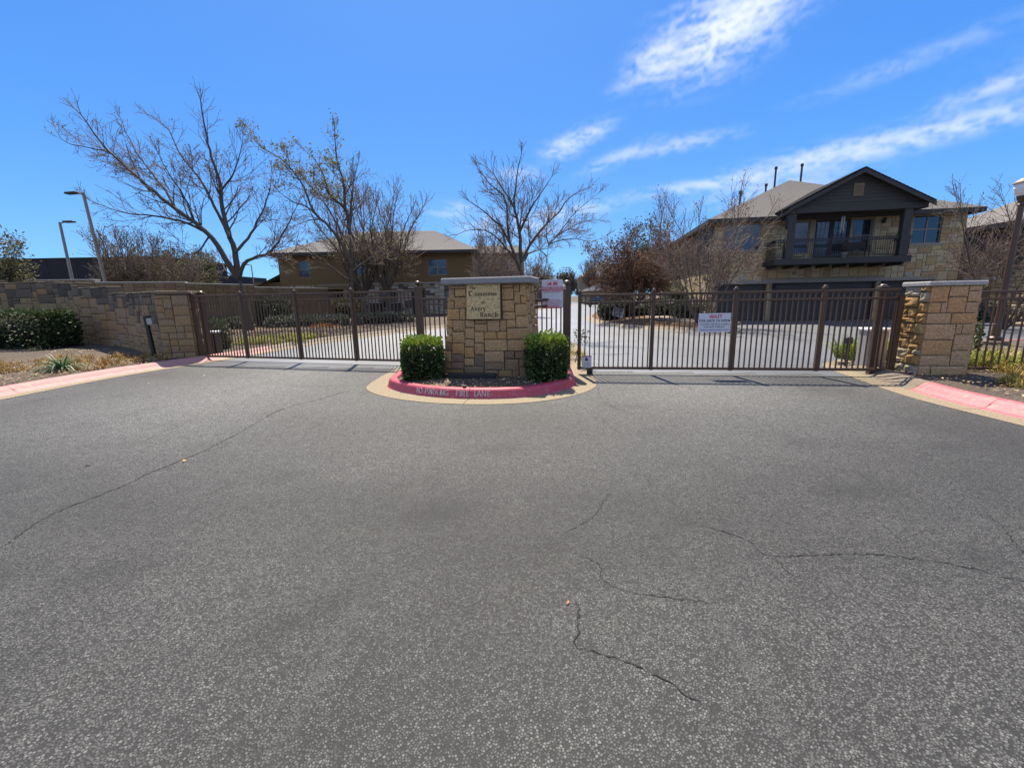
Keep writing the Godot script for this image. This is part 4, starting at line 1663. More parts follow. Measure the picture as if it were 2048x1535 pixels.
func build_left_house() -> void:
	var h := thing("townhouse", "tan stucco house with grey hip roof behind the bare trees on the left", "house", Vector3(-19.1, 0, -37.0))
	var w := 16.0
	var ev := 5.45
	var wins := [[1.6, 3.6, 1.0, 1.3], [6.3, 3.7, 1.1, 1.4], [12.3, 3.6, 1.6, 1.3], [8.2, 1.0, 1.3, 1.3], [13.7, 0.9, 1.2, 1.4]]
	var door := [[4.6, 0.3, 1.2, 2.2], [10.9, 0.3, 1.0, 2.1]]
	part(h, "front_wall", holed_wall(w, ev, wins + door, 0.3), M["stucco"])
	for o in wins:
		window(h, T(o[0], o[1], 0), o[2], o[3], 2 if o[2] > 1.2 else 1, 2)
	for o in door:
		part(h, "door", cb(Vector3(o[0], o[1], -0.2), Vector3(o[0] + o[2], o[1] + o[3], -0.14), 0.01), M["trim_dark"])
	part(h, "left_wall", bx(Vector3(0, 0, -12), Vector3(0.3, ev, -0.301)), M["stucco"])
	part(h, "right_wall", bx(Vector3(w - 0.3, 0, -12), Vector3(w, ev, -0.301)), M["stucco_pale"])
	part(h, "back_wall", bx(Vector3(0.31, 0, -12), Vector3(w - 0.31, ev, -11.7)), M["stucco"])
	var pal := palette("pale", [[0.56, 0.51, 0.42], [0.50, 0.45, 0.36], [0.58, 0.53, 0.45], [0.16, 0.13, 0.10], [0.42, 0.34, 0.23], [0.54, 0.48, 0.40]], 1.5)
	lay(h, T(6.4, 0, 0.0), 9.6, 2.95, 0.2, [[1, 1], [2, 1], [2, 2], [3, 1], [3, 2]], pal, 0.06, 0.02, [[8.2 - 6.45, 0.95, 1.4, 1.4], [13.7 - 6.45, 0.85, 1.3, 1.5], [10.9 - 6.45, 0.2, 1.1, 2.3]], 200)
	part(h, "stone_ledge", cb(Vector3(6.35, 2.95, 0), Vector3(w + 0.05, 3.05, 0.1), 0.01), M["cap_stone"])
	lay(h, T(0.8, 2.0, 0.0), 3.4, 0.95, 0.2, [[1, 1], [2, 1], [3, 1]], pal, 0.06, 0.02, [], 60, "band_stone")
	var o2 := 0.55
	var b := B.new()
	var y := ev + 0.1
	var r0 := Vector3(4.6, 8.0, -6.0)
	var r1 := Vector3(12.0, 8.0, -6.0)
	shingles(b, Vector3(-o2, y, o2), Vector3(w + o2, y, o2), r1, r0)
	shingles(b, Vector3(w + o2, y, o2), Vector3(w + o2, y, -12 - o2), r1, r1)
	shingles(b, Vector3(w + o2, y, -12 - o2), Vector3(-o2, y, -12 - o2), r0, r1)
	shingles(b, Vector3(-o2, y, -12 - o2), Vector3(-o2, y, o2), r0, r0)
	part(h, "roof", b.mesh(), M["shingle_light"])
	b = B.new()
	b.box(Vector3(-o2, y - 0.22, o2 - 0.05), Vector3(w + o2, y - 0.02, o2 + 0.01))
	b.box(Vector3(-o2 + 0.05, y - 0.18, 0.0), Vector3(w + o2 - 0.05, y - 0.15, o2 - 0.051))
	b.box(Vector3(w + o2 - 0.05, y - 0.22, -12 - o2), Vector3(w + o2 + 0.01, y - 0.02, o2 - 0.051))
	b.box(Vector3(-o2 - 0.01, y - 0.22, -12 - o2), Vector3(-o2 + 0.05, y - 0.02, o2 - 0.051))
	part(h, "eave_board", b.mesh(), M["trim_dark"])
	# entrance canopy
	b = B.new()
	shingles(b, Vector3(3.3, 2.78, 1.5), Vector3(6.2, 2.78, 1.5), Vector3(6.2, 3.05, 0.06), Vector3(3.3, 3.05, 0.06))
	b.box(Vector3(3.3, 2.6, 1.3), Vector3(6.2, 2.75, 1.45))
	var po := part(h, "entrance_roof", b.mesh(), M["stucco_pale"])
	for xx in [3.6, 5.9]:
		part(po, "post", cb(Vector3(xx - 0.15, 0.2, 1.25), Vector3(xx + 0.15, 2.55, 1.54), 0.02), M["stucco_pale"])
	# low wing on the left
	part(h, "wing_wall", bx(Vector3(-2.6, 0, -6), Vector3(-0.001, 2.8, -0.6)), M["stucco"])
	b = B.new()
	shingles(b, Vector3(-3.0, 2.6, -6.2), Vector3(-3.0, 2.6, -0.2), Vector3(-0.01, 3.95, -0.2), Vector3(-0.01, 3.95, -6.2))
	part(h, "wing_roof", b.mesh(), M["shingle"])
	part(h, "wing_gable", bx(Vector3(-2.6, 2.801, -0.7), Vector3(-0.01, 3.3, -0.6)), M["stucco"])
	# rear block seen at the right end
	var h2 := thing("townhouse", "taupe house with low grey roof seen past the right end of the tan house", "house", Vector3(-4.0, 0, -44.0))
	part(h2, "front_wall", holed_wall(5.4, 5.9, [[0.8, 3.6, 0.9, 1.5], [3.4, 3.6, 0.9, 1.5]], 0.3), M["stucco_pale"])
	for xx in [0.8, 3.4]:
		window(h2, T(xx, 3.6, 0), 0.9, 1.5, 1, 2)
	part(h2, "right_wall", bx(Vector3(5.1, 0, -9), Vector3(5.4, 5.9, -0.301)), M["stucco_pale"])
	part(h2, "left_wall", bx(Vector3(0, 0, -9), Vector3(0.3, 5.9, -0.301)), M["stucco_pale"])
	b = B.new()
	shingles(b, Vector3(-0.5, 5.9, 0.5), Vector3(5.9, 5.9, 0.5), Vector3(4.6, 7.1, -4.0), Vector3(0.4, 7.1, -4.0))
	shingles(b, Vector3(5.9, 5.9, 0.5), Vector3(5.9, 5.9, -9.5), Vector3(4.6, 7.1, -4.0), Vector3(4.6, 7.1, -4.0))
	shingles(b, Vector3(5.9, 5.9, -9.5), Vector3(-0.5, 5.9, -9.5), Vector3(0.4, 7.1, -4.0), Vector3(4.6, 7.1, -4.0))
	part(h2, "roof", b.mesh(), M["shingle_light"])
	# condensers and a bin by the pale stone
	for q in [[-10.9, "dark air conditioner standing before the pale stone of the tan house"], [-9.4, "second dark air conditioner, nearer the door of the tan house"]]:
		var ac := thing("air_conditioner", q[1], "air conditioner", Vector3(q[0], 0.42, -36.0))
		part(ac, "casing", cb(Vector3(-0.45, 0, -0.45), Vector3(0.45, 1.0, 0.45), 0.03), M["black_metal"])
		part(ac, "fan_grille", cb(Vector3(-0.4, 1.0, -0.4), Vector3(0.4, 1.05, 0.4), 0.01), M["grey_plastic"])


func build_far() -> void:
	# long dark commercial building behind the left wall
	var h := thing("commercial_building", "long dark flat roofed commercial building beyond the left stone wall", "building", Vector3(-68, 0, -62))
	var dark := mat("dark_cladding", 0.016, 0.015, 0.02, 0.8, "fine", 0.6)
	part(h, "main_block", bx(Vector3(-6, 2.8, -14), Vector3(20.0, 8.0, 0)), dark)
	part(h, "parapet", bx(Vector3(-6.1, 8.0, -14.1), Vector3(20.1, 8.12, 0.1)), M["trim_dark"])
	part(h, "lower_block", bx(Vector3(-6, 0, -13.9), Vector3(8.0, 2.8, 0.6)), M["stucco_pale"])
	part(h, "shop_front", bx(Vector3(8.01, 0, -13.9), Vector3(19.9, 2.8, -0.3)), M["glass"])
	part(h, "awning", bx(Vector3(1.0, 4.3, 0.0), Vector3(9.2, 4.6, 1.6)), dark)
	part(h, "side_block", bx(Vector3(20.2, 0, -16), Vector3(25.4, 5.7, -3)), dark)
	for i in 6:
		part(h, "cladding_seam", bx(Vector3(-4 + i * 4.0, 2.9, 0.0), Vector3(-3.94 + i * 4.0, 7.9, 0.05)), M["trim_dark"])
	# pole lamps of its car park: label, base, height, lean, arm side
	for q in [["shorter pole lamp with its head turned right, left of the bushy tree", Vector3(-29.4, 0, -30), 7.05, 0.4, 1.0, "pole lamps beyond the left wall"], ["tall pole lamp with its head turned left, rising out of the bushy tree", Vector3(-23.45, 0, -26), 7.9, 3.0, -1.0, "pole lamps beyond the left wall"],
		["small distant pole lamp seen left of the big bare tree", Vector3(-43.5, 0, -62), 8.2, 1.0, -1.0, ""], ["far thin pole lamp close to the big bare tree trunk", Vector3(-40.3, 0, -70), 7.4, 0.5, -1.0, ""], ["tiny pole lamp over the dark flat roof at far left", Vector3(-72, 0, -80), 12.5, 0.0, 1.0, ""]]:
		var o := thing("pole_lamp", q[0], "street lamp", q[1], 0, q[5])
		o.rotation_degrees = Vector3(0, 0, q[3])
		var b := B.new()
		b.tube([Vector3(0, 0, 0), Vector3(0, q[2], 0)], [0.11, 0.075], 8, true)
		part(o, "pole", b.mesh(), M["pole_grey"] if M.has("pole_grey") else mat("pole_grey", 0.22, 0.19, 0.16, 0.5))
		b = B.new()
		b.tube([Vector3(0, q[2] - 0.06, 0), Vector3(q[4] * 0.35, q[2], 0)], [0.04, 0.04], 6)
		part(o, "arm", b.mesh(), M["pole_grey"])
		part(o, "lamp_head", cb(Vector3(minf(q[4] * 0.3, q[4] * 0.95), q[2] - 0.04, -0.17), Vector3(maxf(q[4] * 0.3, q[4] * 0.95), q[2] + 0.07, 0.17), 0.03), M["trim_dark"])
	# sports field light far down the road
	var s := thing("floodlight_mast", "tall thin floodlight mast far down the road", "floodlight", Vector3(18.9, 0, -150))
	var sb := B.new()
	sb.tube([Vector3(0, 0, 0), Vector3(0, 11.2, 0)], [0.16, 0.1], 6, true)
	part(s, "mast", sb.mesh(), M["pole_grey"])
	for yy in [10.2, 11.0]:
		part(s, "lamp_bar", bx(Vector3(-1.6, yy, -0.1), Vector3(1.6, yy + 0.22, 0.1)), M["grey_plastic"])
	# far houses down the road
	small_house("house", "far grey house with pale hip roof above the red and white sign", Vector3(8.6, 0, -96), 8.0, 3.6, 2.4, "stucco_pale", "shingle_light")
	small_house("house", "far brown house with steep gable end beyond the parked car", Vector3(20.0, 0, -92), 9.0, 5.6, 3.4, "stucco_pale", "shingle")
	small_house("house", "low far house with a blue grey roof beside the pale lamp post", Vector3(17.3, 0, -84), 5.0, 2.6, 1.7, "stucco_pale", "shingle")
	for i in 7:
		var at := [Vector3(3.0, 0, -118), Vector3(9.5, 0, -128), Vector3(15.5, 0, -120), Vector3(21.5, 0, -130), Vector3(27.5, 0, -122), Vector3(34.0, 0, -126), Vector3(-4.0, 0, -124)][i] as Vector3
		vase("far_tree", ["far winter tree just right of the stone sign cap", "far winter tree behind the red and white sign", "far winter tree under the floodlight mast", "far winter tree right of the floodlight mast", "far winter tree behind the steep gabled far house", "rightmost far winter tree, behind the brown leaved tree", "leftmost far winter tree, behind the stone sign"][i], "tree", at, 60 + i, 8, 1.0, 6.0 + 0.5 * (i % 3), 0.9, 0.2, 1.8, 0.04, "twig", "twig", [Color(0.09, 0.085, 0.05), Color(0.12, 0.09, 0.06)], 0.9, 0.4, 3, "winter trees at the far end of the road")
	car("dark parked car with a bright windscreen far up the right side of the road", Vector3(13.4, 0, -66), 20)
	var fl := thing("post_lamp", "small dark post lamp far up the road before the low house", "street lamp", Vector3(15.3, 0, -70))
	var fb := B.new()
	fb.tube([Vector3(0, 0, 0), Vector3(0, 4.4, 0)], [0.1, 0.07], 6)
	part(fl, "pole", fb.mesh(), M["iron"])
	fb = B.new()
	fb.lathe([Vector2(0.1, 4.4), Vector2(0.24, 4.6), Vector2(0.26, 4.85), Vector2(0.3, 4.88), Vector2(0.0, 5.1)], 10)
	part(fl, "lantern", fb.mesh(), M["white_plastic"])


func small_house(called: String, label: String, at: Vector3, w: float, ev: float, rise: float, wall: String, roof: String) -> void:
	var h := thing(called, label, "house", at)
	part(h, "wall", bx(Vector3(-w / 2, 0, -w), Vector3(w / 2, ev, 0)), M[wall])
	for xx in [-0.28, 0.2]:
		part(h, "window", bx(Vector3(w * xx - 0.5, ev - 1.7, 0), Vector3(w * xx + 0.5, ev - 0.5, 0.04)), M["glass"])
	part(h, "door", bx(Vector3(-0.5, 0, 0), Vector3(0.5, 2.1, 0.05)), M["trim_dark"])
	var b := B.new()
	var o := 0.5
	var r0 := Vector3(0, ev + rise, -w * 0.32)
	var r1 := Vector3(0, ev + rise, -w * 0.68)
	shingles(b, Vector3(-w / 2 - o, ev, o), Vector3(w / 2 + o, ev, o), r0, r0, 0.4)
	shingles(b, Vector3(w / 2 + o, ev, o), Vector3(w / 2 + o, ev, -w - o), r1, r0, 0.4)
	shingles(b, Vector3(w / 2 + o, ev, -w - o), Vector3(-w / 2 - o, ev, -w - o), r1, r1, 0.4)
	shingles(b, Vector3(-w / 2 - o, ev, -w - o), Vector3(-w / 2 - o, ev, o), r0, r1, 0.4)
	part(h, "roof", b.mesh(), M[roof])


func car(label: String, at: Vector3, yaw: float) -> void:
	var o := thing("parked_car", label, "car", at, yaw)
	var paint := mat("car_paint", 0.012, 0.012, 0.014, 0.6)
	var b := B.new()
	# side outline swept across the width, narrower at the top
	var prof := [Vector2(-2.2, 0.35), Vector2(-2.25, 0.7), Vector2(-1.95, 0.95), Vector2(-1.0, 1.02), Vector2(1.75, 1.06), Vector2(2.2, 0.95), Vector2(2.25, 0.4)]
	for i in prof.size():
		var p: Vector2 = prof[i]
		var q: Vector2 = prof[(i + 1) % prof.size()]
		b.quad(Vector3(-0.88, p.y, p.x), Vector3(-0.88, q.y, q.x), Vector3(0.88, q.y, q.x), Vector3(0.88, p.y, p.x))
		b.tri(Vector3(-0.88, 0.7, 0), Vector3(-0.88, q.y, q.x), Vector3(-0.88, p.y, p.x))
		b.tri(Vector3(0.88, 0.7, 0), Vector3(0.88, p.y, p.x), Vector3(0.88, q.y, q.x))
	part(o, "body", b.mesh(), paint)
	b = B.new()
	var c0 := [Vector3(-0.84, 1.03, -1.1), Vector3(0.84, 1.03, -1.1), Vector3(0.84, 1.05, 1.7), Vector3(-0.84, 1.05, 1.7)]
	var c1 := [Vector3(-0.66, 1.5, -0.35), Vector3(0.66, 1.5, -0.35), Vector3(0.66, 1.48, 1.2), Vector3(-0.66, 1.48, 1.2)]
	for i in 4:
		b.quad(c0[(i + 1) % 4], c0[i], c1[i], c1[(i + 1) % 4])
	part(o, "windows", b.mesh(), mat("car_glass", 0.01, 0.01, 0.012, 0.3))
	part(o, "roof", cb(Vector3(-0.68, 1.47, -0.4), Vector3(0.68, 1.52, 1.25), 0.02), paint)
	for q in [Vector3(-0.84, 0.33, -1.4), Vector3(0.84, 0.33, -1.4), Vector3(-0.84, 0.33, 1.4), Vector3(0.84, 0.33, 1.4)]:
		b = B.new()
		b.tube([q + Vector3(-0.1, 0, 0), q + Vector3(0.1, 0, 0)], [0.33, 0.33], 16, true)
		part(o, "wheel", b.mesh(), M["black_metal"])
	for xx in [-0.62, 0.62]:
		part(o, "headlight", cb(Vector3(xx - 0.2, 0.68, 2.2), Vector3(xx + 0.2, 0.84, 2.28), 0.02), M["white_plastic"])


# ---------- walls, pillars and the stone sign
func build_left_walls() -> void:
	var pal := palette("wall", [[0.372, 0.242, 0.12], [0.347, 0.223, 0.108], [0.396, 0.264, 0.131], [0.322, 0.204, 0.1], [0.353, 0.247, 0.14], [0.383, 0.236, 0.1]], 1.2)
	var stain := palette("stained", [[0.17, 0.125, 0.085], [0.20, 0.15, 0.10], [0.13, 0.10, 0.07], [0.23, 0.17, 0.115], [0.10, 0.08, 0.06]], 1.2)
	var w := thing("boundary_wall", "curved tan stone wall with a dark stained stepped top behind the left hedge", "wall", Vector3.ZERO)
	# front face points from the left to the pier, with the height of each run
	var pts := [Vector2(-27.5, -17.3), Vector2(-24.0, -17.9), Vector2(-20.8, -18.1), Vector2(-18.2, -17.75), Vector2(-16.6, -17.1), Vector2(-14.6, -16.1), Vector2(-12.9, -14.9), Vector2(-11.4, -13.75), Vector2(-10.25, -13.0)]
	var hs := [2.75, 2.68, 2.6, 2.5, 2.3, 2.05, 2.02, 2.02]
	for i in pts.size() - 1:
		var a: Vector2 = pts[i]
		var b: Vector2 = pts[i + 1]
		var f := face_of(a, b, 0.08)
		var l := a.distance_to(b)
		var h: float = hs[i] - 0.08
		var core := B.new()
		core.box(Vector3(0, -0.1, -0.4), Vector3(l, h, -0.004), f)
		part(w, "wall_core", core.mesh(), M["mortar_dark"])
		weathered = stain
		lay(w, f, l, h, 0.115, [[5, 2], [6, 3], [4, 2], [7, 3], [4, 3], [3, 2], [5, 3], [3, 1]], pal, 0.05, 0.010, [], 300, "stone", true)
		weathered = []
		# rough cap stones
		var x := 0.0
		while x < l:
			var s := minf(rf(0.35, 0.75), l - x + 0.02)
			var c := B.new()
			c.cbox(Vector3(x + 0.008, h, -0.42), Vector3(x + s - 0.008, h + rf(0.035, 0.065), 0.05), 0.014, f)
			part(w, "cap_stone", c.mesh(), stain[rng.randi() % stain.size()])
			x += s
	# end pier beside the gate
	var pier := thing("stone_pier", "square tan stone pier that ends the left wall at the gate", "pier", Vector3.ZERO)
	var pf := face_of(Vector2(-10.28, -12.78), Vector2(-9.46, -12.98), 0.06)
	var pl := 0.845
	var pc := B.new()
	pc.box(Vector3(0.01, -0.1, -0.7), Vector3(pl - 0.01, 1.9, -0.004), pf)
	part(pier, "core", pc.mesh(), M["mortar"])
	lay(pier, pf, pl, 1.88, 0.1, [[4, 2], [3, 3], [3, 2], [4, 3], [2, 2]], pal, 0.05, 0.012, [], 300, "stone", true)
	lay(pier, pf * Transform3D(Basis(Vector3(0, 0, -1), Vector3.UP, Vector3(1, 0, 0)), Vector3(pl, 0, 0)), 0.7, 1.88, 0.1, [[3, 2], [2, 2], [4, 3]], pal, 0.04, 0.012)
	pc = B.new()
	pc.cbox(Vector3(-0.05, 1.9, -0.75), Vector3(pl + 0.05, 1.99, 0.1), 0.015, pf)
	part(pier, "cap", pc.mesh(), stain[1])
	# long wall farther back
	var w2 := thing("boundary_wall", "long straight stone wall with sunlit cap running back behind the left gate", "wall", Vector3.ZERO)
	var q := [Vector2(-38, -19.4), Vector2(-30, -20.2), Vector2(-24.8, -21.2), Vector2(-20.5, -22.0), Vector2(-17.0, -23.3), Vector2(-15.6, -27.0), Vector2(-13.7, -33.2)]
	var qh := [2.95, 2.92, 2.88, 2.75, 2.68, 2.55]
	var pal2 := palette("back", [[0.293, 0.19, 0.095], [0.328, 0.217, 0.109], [0.267, 0.172, 0.083], [0.31, 0.206, 0.112]], 1.0)
	for i in q.size() - 1:
		var f := face_of(q[i], q[i + 1], 0.1)
		var l := (q[i] as Vector2).distance_to(q[i + 1])
		var c := B.new()
		c.box(Vector3(0, -0.1, -0.4), Vector3(l, qh[i] - 0.1, -0.004), f)
		part(w2, "wall_core", c.mesh(), M["mortar"])
		lay(w2, f, l, qh[i] - 0.1, 0.22, [[3, 1], [2, 1], [4, 1], [3, 2], [2, 2]], pal2, 0.05, 0.014, [], 300, "stone", true)
		var x := 0.0
		while x < l:
			var s := minf(1.1, l - x)
			c = B.new()
			c.cbox(Vector3(x + 0.004, qh[i] - 0.1, -0.44), Vector3(x + s - 0.004, qh[i] - 0.04, 0.05), 0.010, f)
			part(w2, "cap_stone", c.mesh(), M["cap_stone"])
			x += s


func build_monument() -> void:
	var o := thing("monument_sign", "tapered tan stone sign with slab cap standing on the kerbed island", "sign", Vector3(-0.49, 0.1, -8.72), -13)
	var h := 1.86
	var wb := 0.96
	var wt := 0.78
	var dp := 0.95
	var lean := 0.10
	var core := B.new()
	var c := [Vector3(-wb + 0.03, -0.1, -0.03), Vector3(wb - 0.03, -0.1, -0.03), Vector3(wt - 0.03, h, -lean - 0.03), Vector3(-wt + 0.03, h, -lean - 0.03)]
	var k := [Vector3(-wb + 0.03, -0.1, -dp), Vector3(wb - 0.03, -0.1, -dp), Vector3(wt - 0.03, h, -dp + lean), Vector3(-wt + 0.03, h, -dp + lean)]
	core.quad(c[0], c[1], c[2], c[3])
	core.quad(c[1], k[1], k[2], c[2])
	core.quad(k[0], c[0], c[3], k[3])
	core.quad(k[1], k[0], k[3], k[2])
	core.quad(c[3], c[2], k[2], k[3])
	part(o, "core", core.mesh(), M["mortar_dark"])
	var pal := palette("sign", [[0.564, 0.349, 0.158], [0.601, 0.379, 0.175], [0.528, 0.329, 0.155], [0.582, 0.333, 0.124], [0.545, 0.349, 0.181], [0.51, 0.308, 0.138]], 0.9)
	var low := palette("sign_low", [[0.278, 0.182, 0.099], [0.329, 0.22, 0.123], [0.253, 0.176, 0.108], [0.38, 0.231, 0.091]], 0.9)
	# front: square rubble in courses that narrow with the batter
	var unit := 0.0775
	var rows := 24
	var cells := ashlar(26, rows, [[4, 2], [6, 3], [5, 2], [4, 3], [6, 2], [3, 2], [5, 3], [2, 2], [2, 3], [7, 3]], [[9, 15, 9, 9]])
	for s in cells:
		var y0: float = s[1] * unit
		var y1: float = (s[1] + s[3]) * unit
		var ym := (y0 + y1) / 2
		var hw := lerpf(wb, wt, ym / h)
		var x0: float = -hw + s[0] / 26.0 * 2.0 * hw
		var x1: float = -hw + (s[0] + s[2]) / 26.0 * 2.0 * hw
		var z := -lean * ym / h
		var d := rf(0.045, 0.075)
		var fl := 1.0 if rng.randf() < 0.5 else -1.0
		var t := Transform3D(Basis(Vector3((x1 - x0 - 0.011) * fl, 0, 0), Vector3(0, (y1 - y0 - 0.011) * fl, 0), Vector3(0, 0, d)), Vector3((x0 + x1) / 2, ym, z - 0.01))
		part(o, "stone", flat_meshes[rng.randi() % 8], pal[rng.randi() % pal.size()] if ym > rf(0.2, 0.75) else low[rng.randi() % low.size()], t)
	# right and left ends
	for sd in [1.0, -1.0]:
		for s in ashlar(10, 22, [[4, 2], [3, 2], [5, 3], [2, 1], [4, 3]]):
			var ym: float = (s[1] + s[3] * 0.5) * h / 22.0
			var hw := lerpf(wb, wt, ym / h)
			var zf := -lean * ym / h
			var zb := -dp + lean * ym / h
			var z0: float = lerpf(zf, zb, s[0] / 10.0)
			var z1: float = lerpf(zf, zb, (s[0] + s[2]) / 10.0)
			var d := rf(0.05, 0.10)
			var t := Transform3D(Basis(Vector3(0, 0, -(z0 - z1 - 0.012)) * sd, Vector3(0, s[3] * h / 22.0 - 0.012, 0), Vector3(d * sd, 0, 0)), Vector3((hw - 0.005) * sd, ym, (z0 + z1) / 2))
			part(o, "end_stone", stone_meshes[rng.randi() % 8], pal[rng.randi() % pal.size()], t)
	var slab := B.new()
	slab.cbox(Vector3(-0.91, h + 0.002, -dp - 0.02), Vector3(0.91, h + 0.135, 0.06), 0.022)
	part(o, "cap", slab.mesh(), mat("cap_weathered", 0.36, 0.35, 0.335, 0.92, "stone", 2.2, 1.0))
	# plaque
	var pt := Transform3D(Basis(Vector3.RIGHT, -0.054), Vector3(-0.05, 1.18, -0.005))
	var p := part(o, "plaque", cb(Vector3(-0.345, 0, 0), Vector3(0.345, 0.69, 0.035), 0.006), M["plaque_stone"], pt)
	var ink: Material = M["plaque_ink"]
	letters(p, "The", 0.052, ink, T(-0.215, 0.61, 0.036), "Droid Serif", 700)
	letters(p, "C", 0.105, ink, T(-0.262, 0.505, 0.036), "Droid Serif", 700)
	letters(p, "ommons", 0.076, ink, T(0.052, 0.492, 0.036), "Droid Serif", 700)
	letters(p, "at", 0.055, ink, T(0.0, 0.335, 0.036), "Droid Serif", 700)
	letters(p, "Avery", 0.075, ink, T(-0.105, 0.205, 0.036), "Droid Serif", 700)
	letters(p, "Ranch", 0.085, ink, T(0.115, 0.085, 0.036), "Droid Serif", 700)
	# dark edging and lamp at its foot
	var ed := thing("light_trough", "low dark metal trough with a white end lying along the foot of the stone sign", "light fixture", Vector3(-1.12, 0.12, -8.60), -9)
	part(ed, "trough", cb(Vector3(-0.3, 0, -0.07), Vector3(0.82, 0.10, 0.07), 0.01), M["black_metal"])
	part(ed, "end_plate", cb(Vector3(-0.42, 0.07, -0.05), Vector3(-0.301, 0.10, 0.06), 0.005), M["white_plastic"])
	var sp := thing("sprinkler_head", "tiny black sprinkler head near the red kerb of the island", "sprinkler", Vector3(-0.83, 0.12, -7.42))
	var sb := B.new()
	sb.lathe([Vector2(0.03, 0), Vector2(0.03, 0.06), Vector2(0.04, 0.06), Vector2(0.04, 0.085), Vector2(0, 0.09)], 10)
	part(sp, "head", sb.mesh(), M["black_metal"])


func build_right_pillar() -> void:
	var o := thing("stone_pillar", "rough limestone gate pillar with flat cap right of the right gate", "pillar", Vector3(7.68, 0.1, -8.06), -10)
	var w := 0.79
	var d := 0.62
	var h := 1.66
	part(o, "core", bx(Vector3(0.02, -0.15, -d + 0.02), Vector3(w - 0.02, h, -0.02)), M["mortar"])
	var front := palette("pillar", [[0.553, 0.349, 0.194], [0.593, 0.374, 0.205], [0.573, 0.366, 0.205], [0.583, 0.34, 0.15]], 1.0)
	var side := palette("pillar_side", [[0.46, 0.28, 0.095], [0.42, 0.25, 0.085], [0.48, 0.40, 0.27], [0.44, 0.36, 0.25], [0.50, 0.34, 0.14]], 3.0)
	lay(o, T(0, 0, -0.02), w, h, 0.098, [[4, 2], [3, 2], [4, 3], [2, 2], [5, 2], [3, 3], [1, 2]], front, 0.045, 0.010, [], 300, "stone", true)
	lay(o, Transform3D(Basis(Vector3(0, 0, 1), Vector3.UP, Vector3(-1, 0, 0)), Vector3(0.02, 0, -d)), d, h, 0.1, [[3, 2], [2, 1], [2, 2], [3, 1], [1, 1], [4, 2]], side, 0.075, 0.014, [], 300, "side_stone")
	lay(o, Transform3D(Basis(Vector3(0, 0, -1), Vector3.UP, Vector3(1, 0, 0)), Vector3(w - 0.02, 0, 0)), d, h, 0.12, [[2, 2], [3, 2], [2, 1]], front, 0.07, 0.014, [], 300, "side_stone")
	lay(o, Transform3D(Basis(Vector3(-1, 0, 0), Vector3.UP, Vector3(0, 0, -1)), Vector3(w, 0, -d + 0.02)), w, h, 0.14, [[2, 2], [3, 2], [2, 1]], front, 0.05, 0.014, [], 300, "side_stone")
	part(o, "cap", cb(Vector3(-0.06, h, -d - 0.06), Vector3(w + 0.06, h + 0.085, 0.06), 0.015), mat("cap_pale", 0.47, 0.455, 0.43, 0.9, "stone", 1.2, 0.6))


